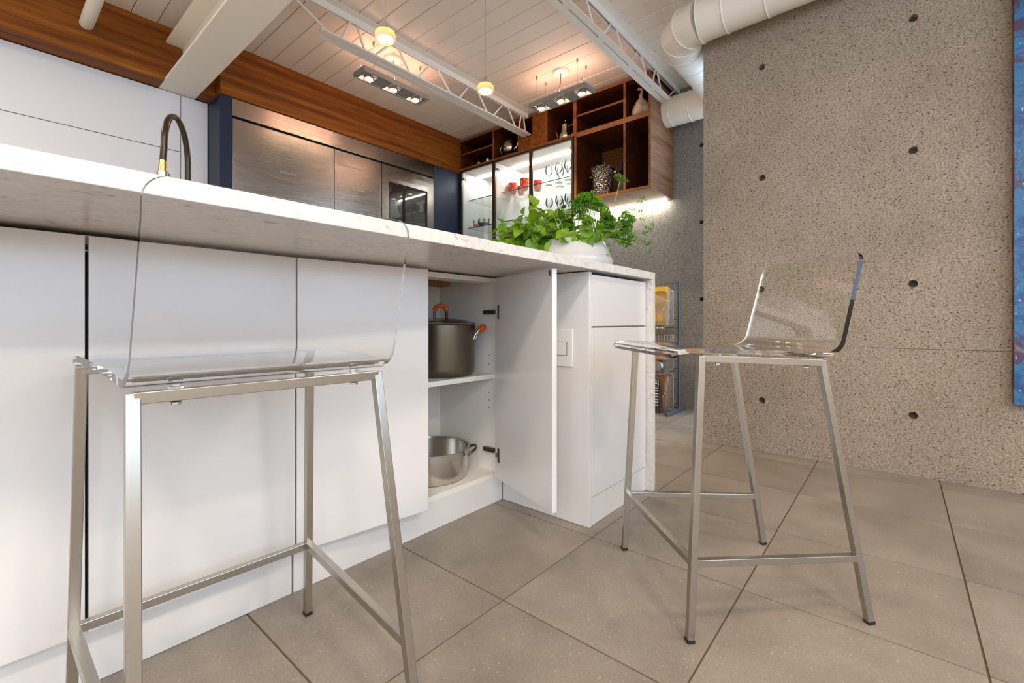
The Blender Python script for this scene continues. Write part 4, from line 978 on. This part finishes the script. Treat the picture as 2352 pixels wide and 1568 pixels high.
for z0 in (.675, .32, -.03+.045): basket(z0)
def bag(name, x0, x1, y0, y1, z0, z1, lean, mat, label, cat, band=None):
    t = thing(name, ((x0+x1)/2, (y0+y1)/2, z0), label, cat); m = MB(); n = 9; vs = []; fs = []
    for i in range(n):
        q = i/(n-1); th = (x1-x0)/2*(math.sin(PI*(.12+.88*min(1, (1-q)*1.25))) if q > .3 else .8+.67*q); th = max(th, .004); xc = (x0+x1)/2+lean*q
        for sx in (-1, 1):
            for k in range(6): u_ = k/5; vs.append((xc+sx*th*(.55+.45*math.sin(PI*u_)), y0+(y1-y0)*u_, z0+(z1-z0)*q))
    for i in range(n-1):
        for s in (0, 6):
            for k in range(5): q = i*12+s+k; fs.append((q, q+1, q+13, q+12))
        fs.append((i*12, i*12+6, i*12+18, i*12+12)); fs.append((i*12+5, i*12+11, i*12+23, i*12+17))
    m.add(vs, fs); b = m.build('pouch', mat, t, smooth=60)
    if band:
        for (za, zb_, mt) in band:
            xm = min(v_[0] for v_ in vs)-.001
            Bx(xm, xm+.0015, y0+.02, y1-.04, z0+za, z0+zb_).build('print', mt, t)
    return t
plain('kraft', (.52, .33, .15), .5); plain('yellow_film', (.78, .47, .03), .3, coat=.5); plain('bag_red', (.55, .06, .04), .35); plain('bag_brown', (.30, .13, .05), .45); plain('print_white', (.85, .83, .80), .5); plain('box_black', (.02, .018, .018), .5); plain('bag_orange', (.75, .28, .10), .4)
bag('snack_bag', 3.44, 3.57, YR0+.045, YR1-.10, .688, .985, .03, 'kraft', 'kraft and yellow snack bag in the top wire basket', 'bag')
tb = bpy.data.objects['snack_bag']
m = MB(); m.prism([(3.465, .955), (3.535, .905), (3.54, .97), (3.515, .992), (3.47, .985)], YR0+.047, YR1-.102); m.build('top_band', 'yellow_film', tb)
Bx(3.4415, 3.444, YR0+.06, YR1-.12, .72, .76).build('print', 'yellow_film', tb)
t2 = thing('snack_bag', (3.49, 1.5, .418), 'red and orange snack bag in the middle wire basket', 'bag')
MB().prism([(3.43, .418), (3.55, .418), (3.545, .50), (3.48, .515), (3.435, .49)], YR0+.045, YR1-.12).build('pouch', 'bag_orange', t2, bevel=.012)
Bx(3.4285, 3.431, YR0+.055, YR1-.14, .455, .485).build('print', 'bag_red', t2)
tag(MB().lathe([(.040, 0), (.042, .003), (.042, .11), (.040, .113)], (3.419, YR0+.10, .372), 24, 'x').build('food_can', 'wire_metal', smooth=45), 'dark ended tin can lying in the middle wire basket', 'can')
bpy.data.objects['food_can'].hide_render = False
t2 = thing('bread_bag', (3.52, 1.46, .03), 'brown bread bag in the bottom wire basket', 'bag')
MB().prism([(3.46, .035), (3.56, .04), (3.575, .27), (3.52, .30), (3.47, .20)], YR0+.045, YR1-.05).build('loaf', 'bag_brown', t2, bevel=.02)
t2 = thing('cardboard_box', (3.43, 1.47, .04), 'black box with white arrow and print in the bottom wire basket', 'box')
Bx(3.425, 3.452, YR0+.075, YR1-.05, .04, .262).build('carton', 'box_black', t2, bevel=.001)
M = MB(); yy = YR0+.080
M.prism([(yy+.014, .235), (yy+.026, .246), (yy+.026, .239), (yy+.05, .239), (yy+.05, .231), (yy+.026, .231), (yy+.026, .224)], 3.4238, 3.4249, 'yz'); M.build('arrow_print', 'print_white', t2)
M = MB(); a, b = yy+.004, yy+.062
for q in ((a, b, .214, .217), (a, b, .253, .256), (a, a+.003, .217, .253), (b-.003, b, .217, .253)): M.box(3.4238, 3.4249, *q)
for k in range(7):
    z = .195-.022*k; M.box(3.4238, 3.4249, yy+.006, yy+.02+.03*R.random(), z, z+.009)
M.build('print', 'print_white', t2)
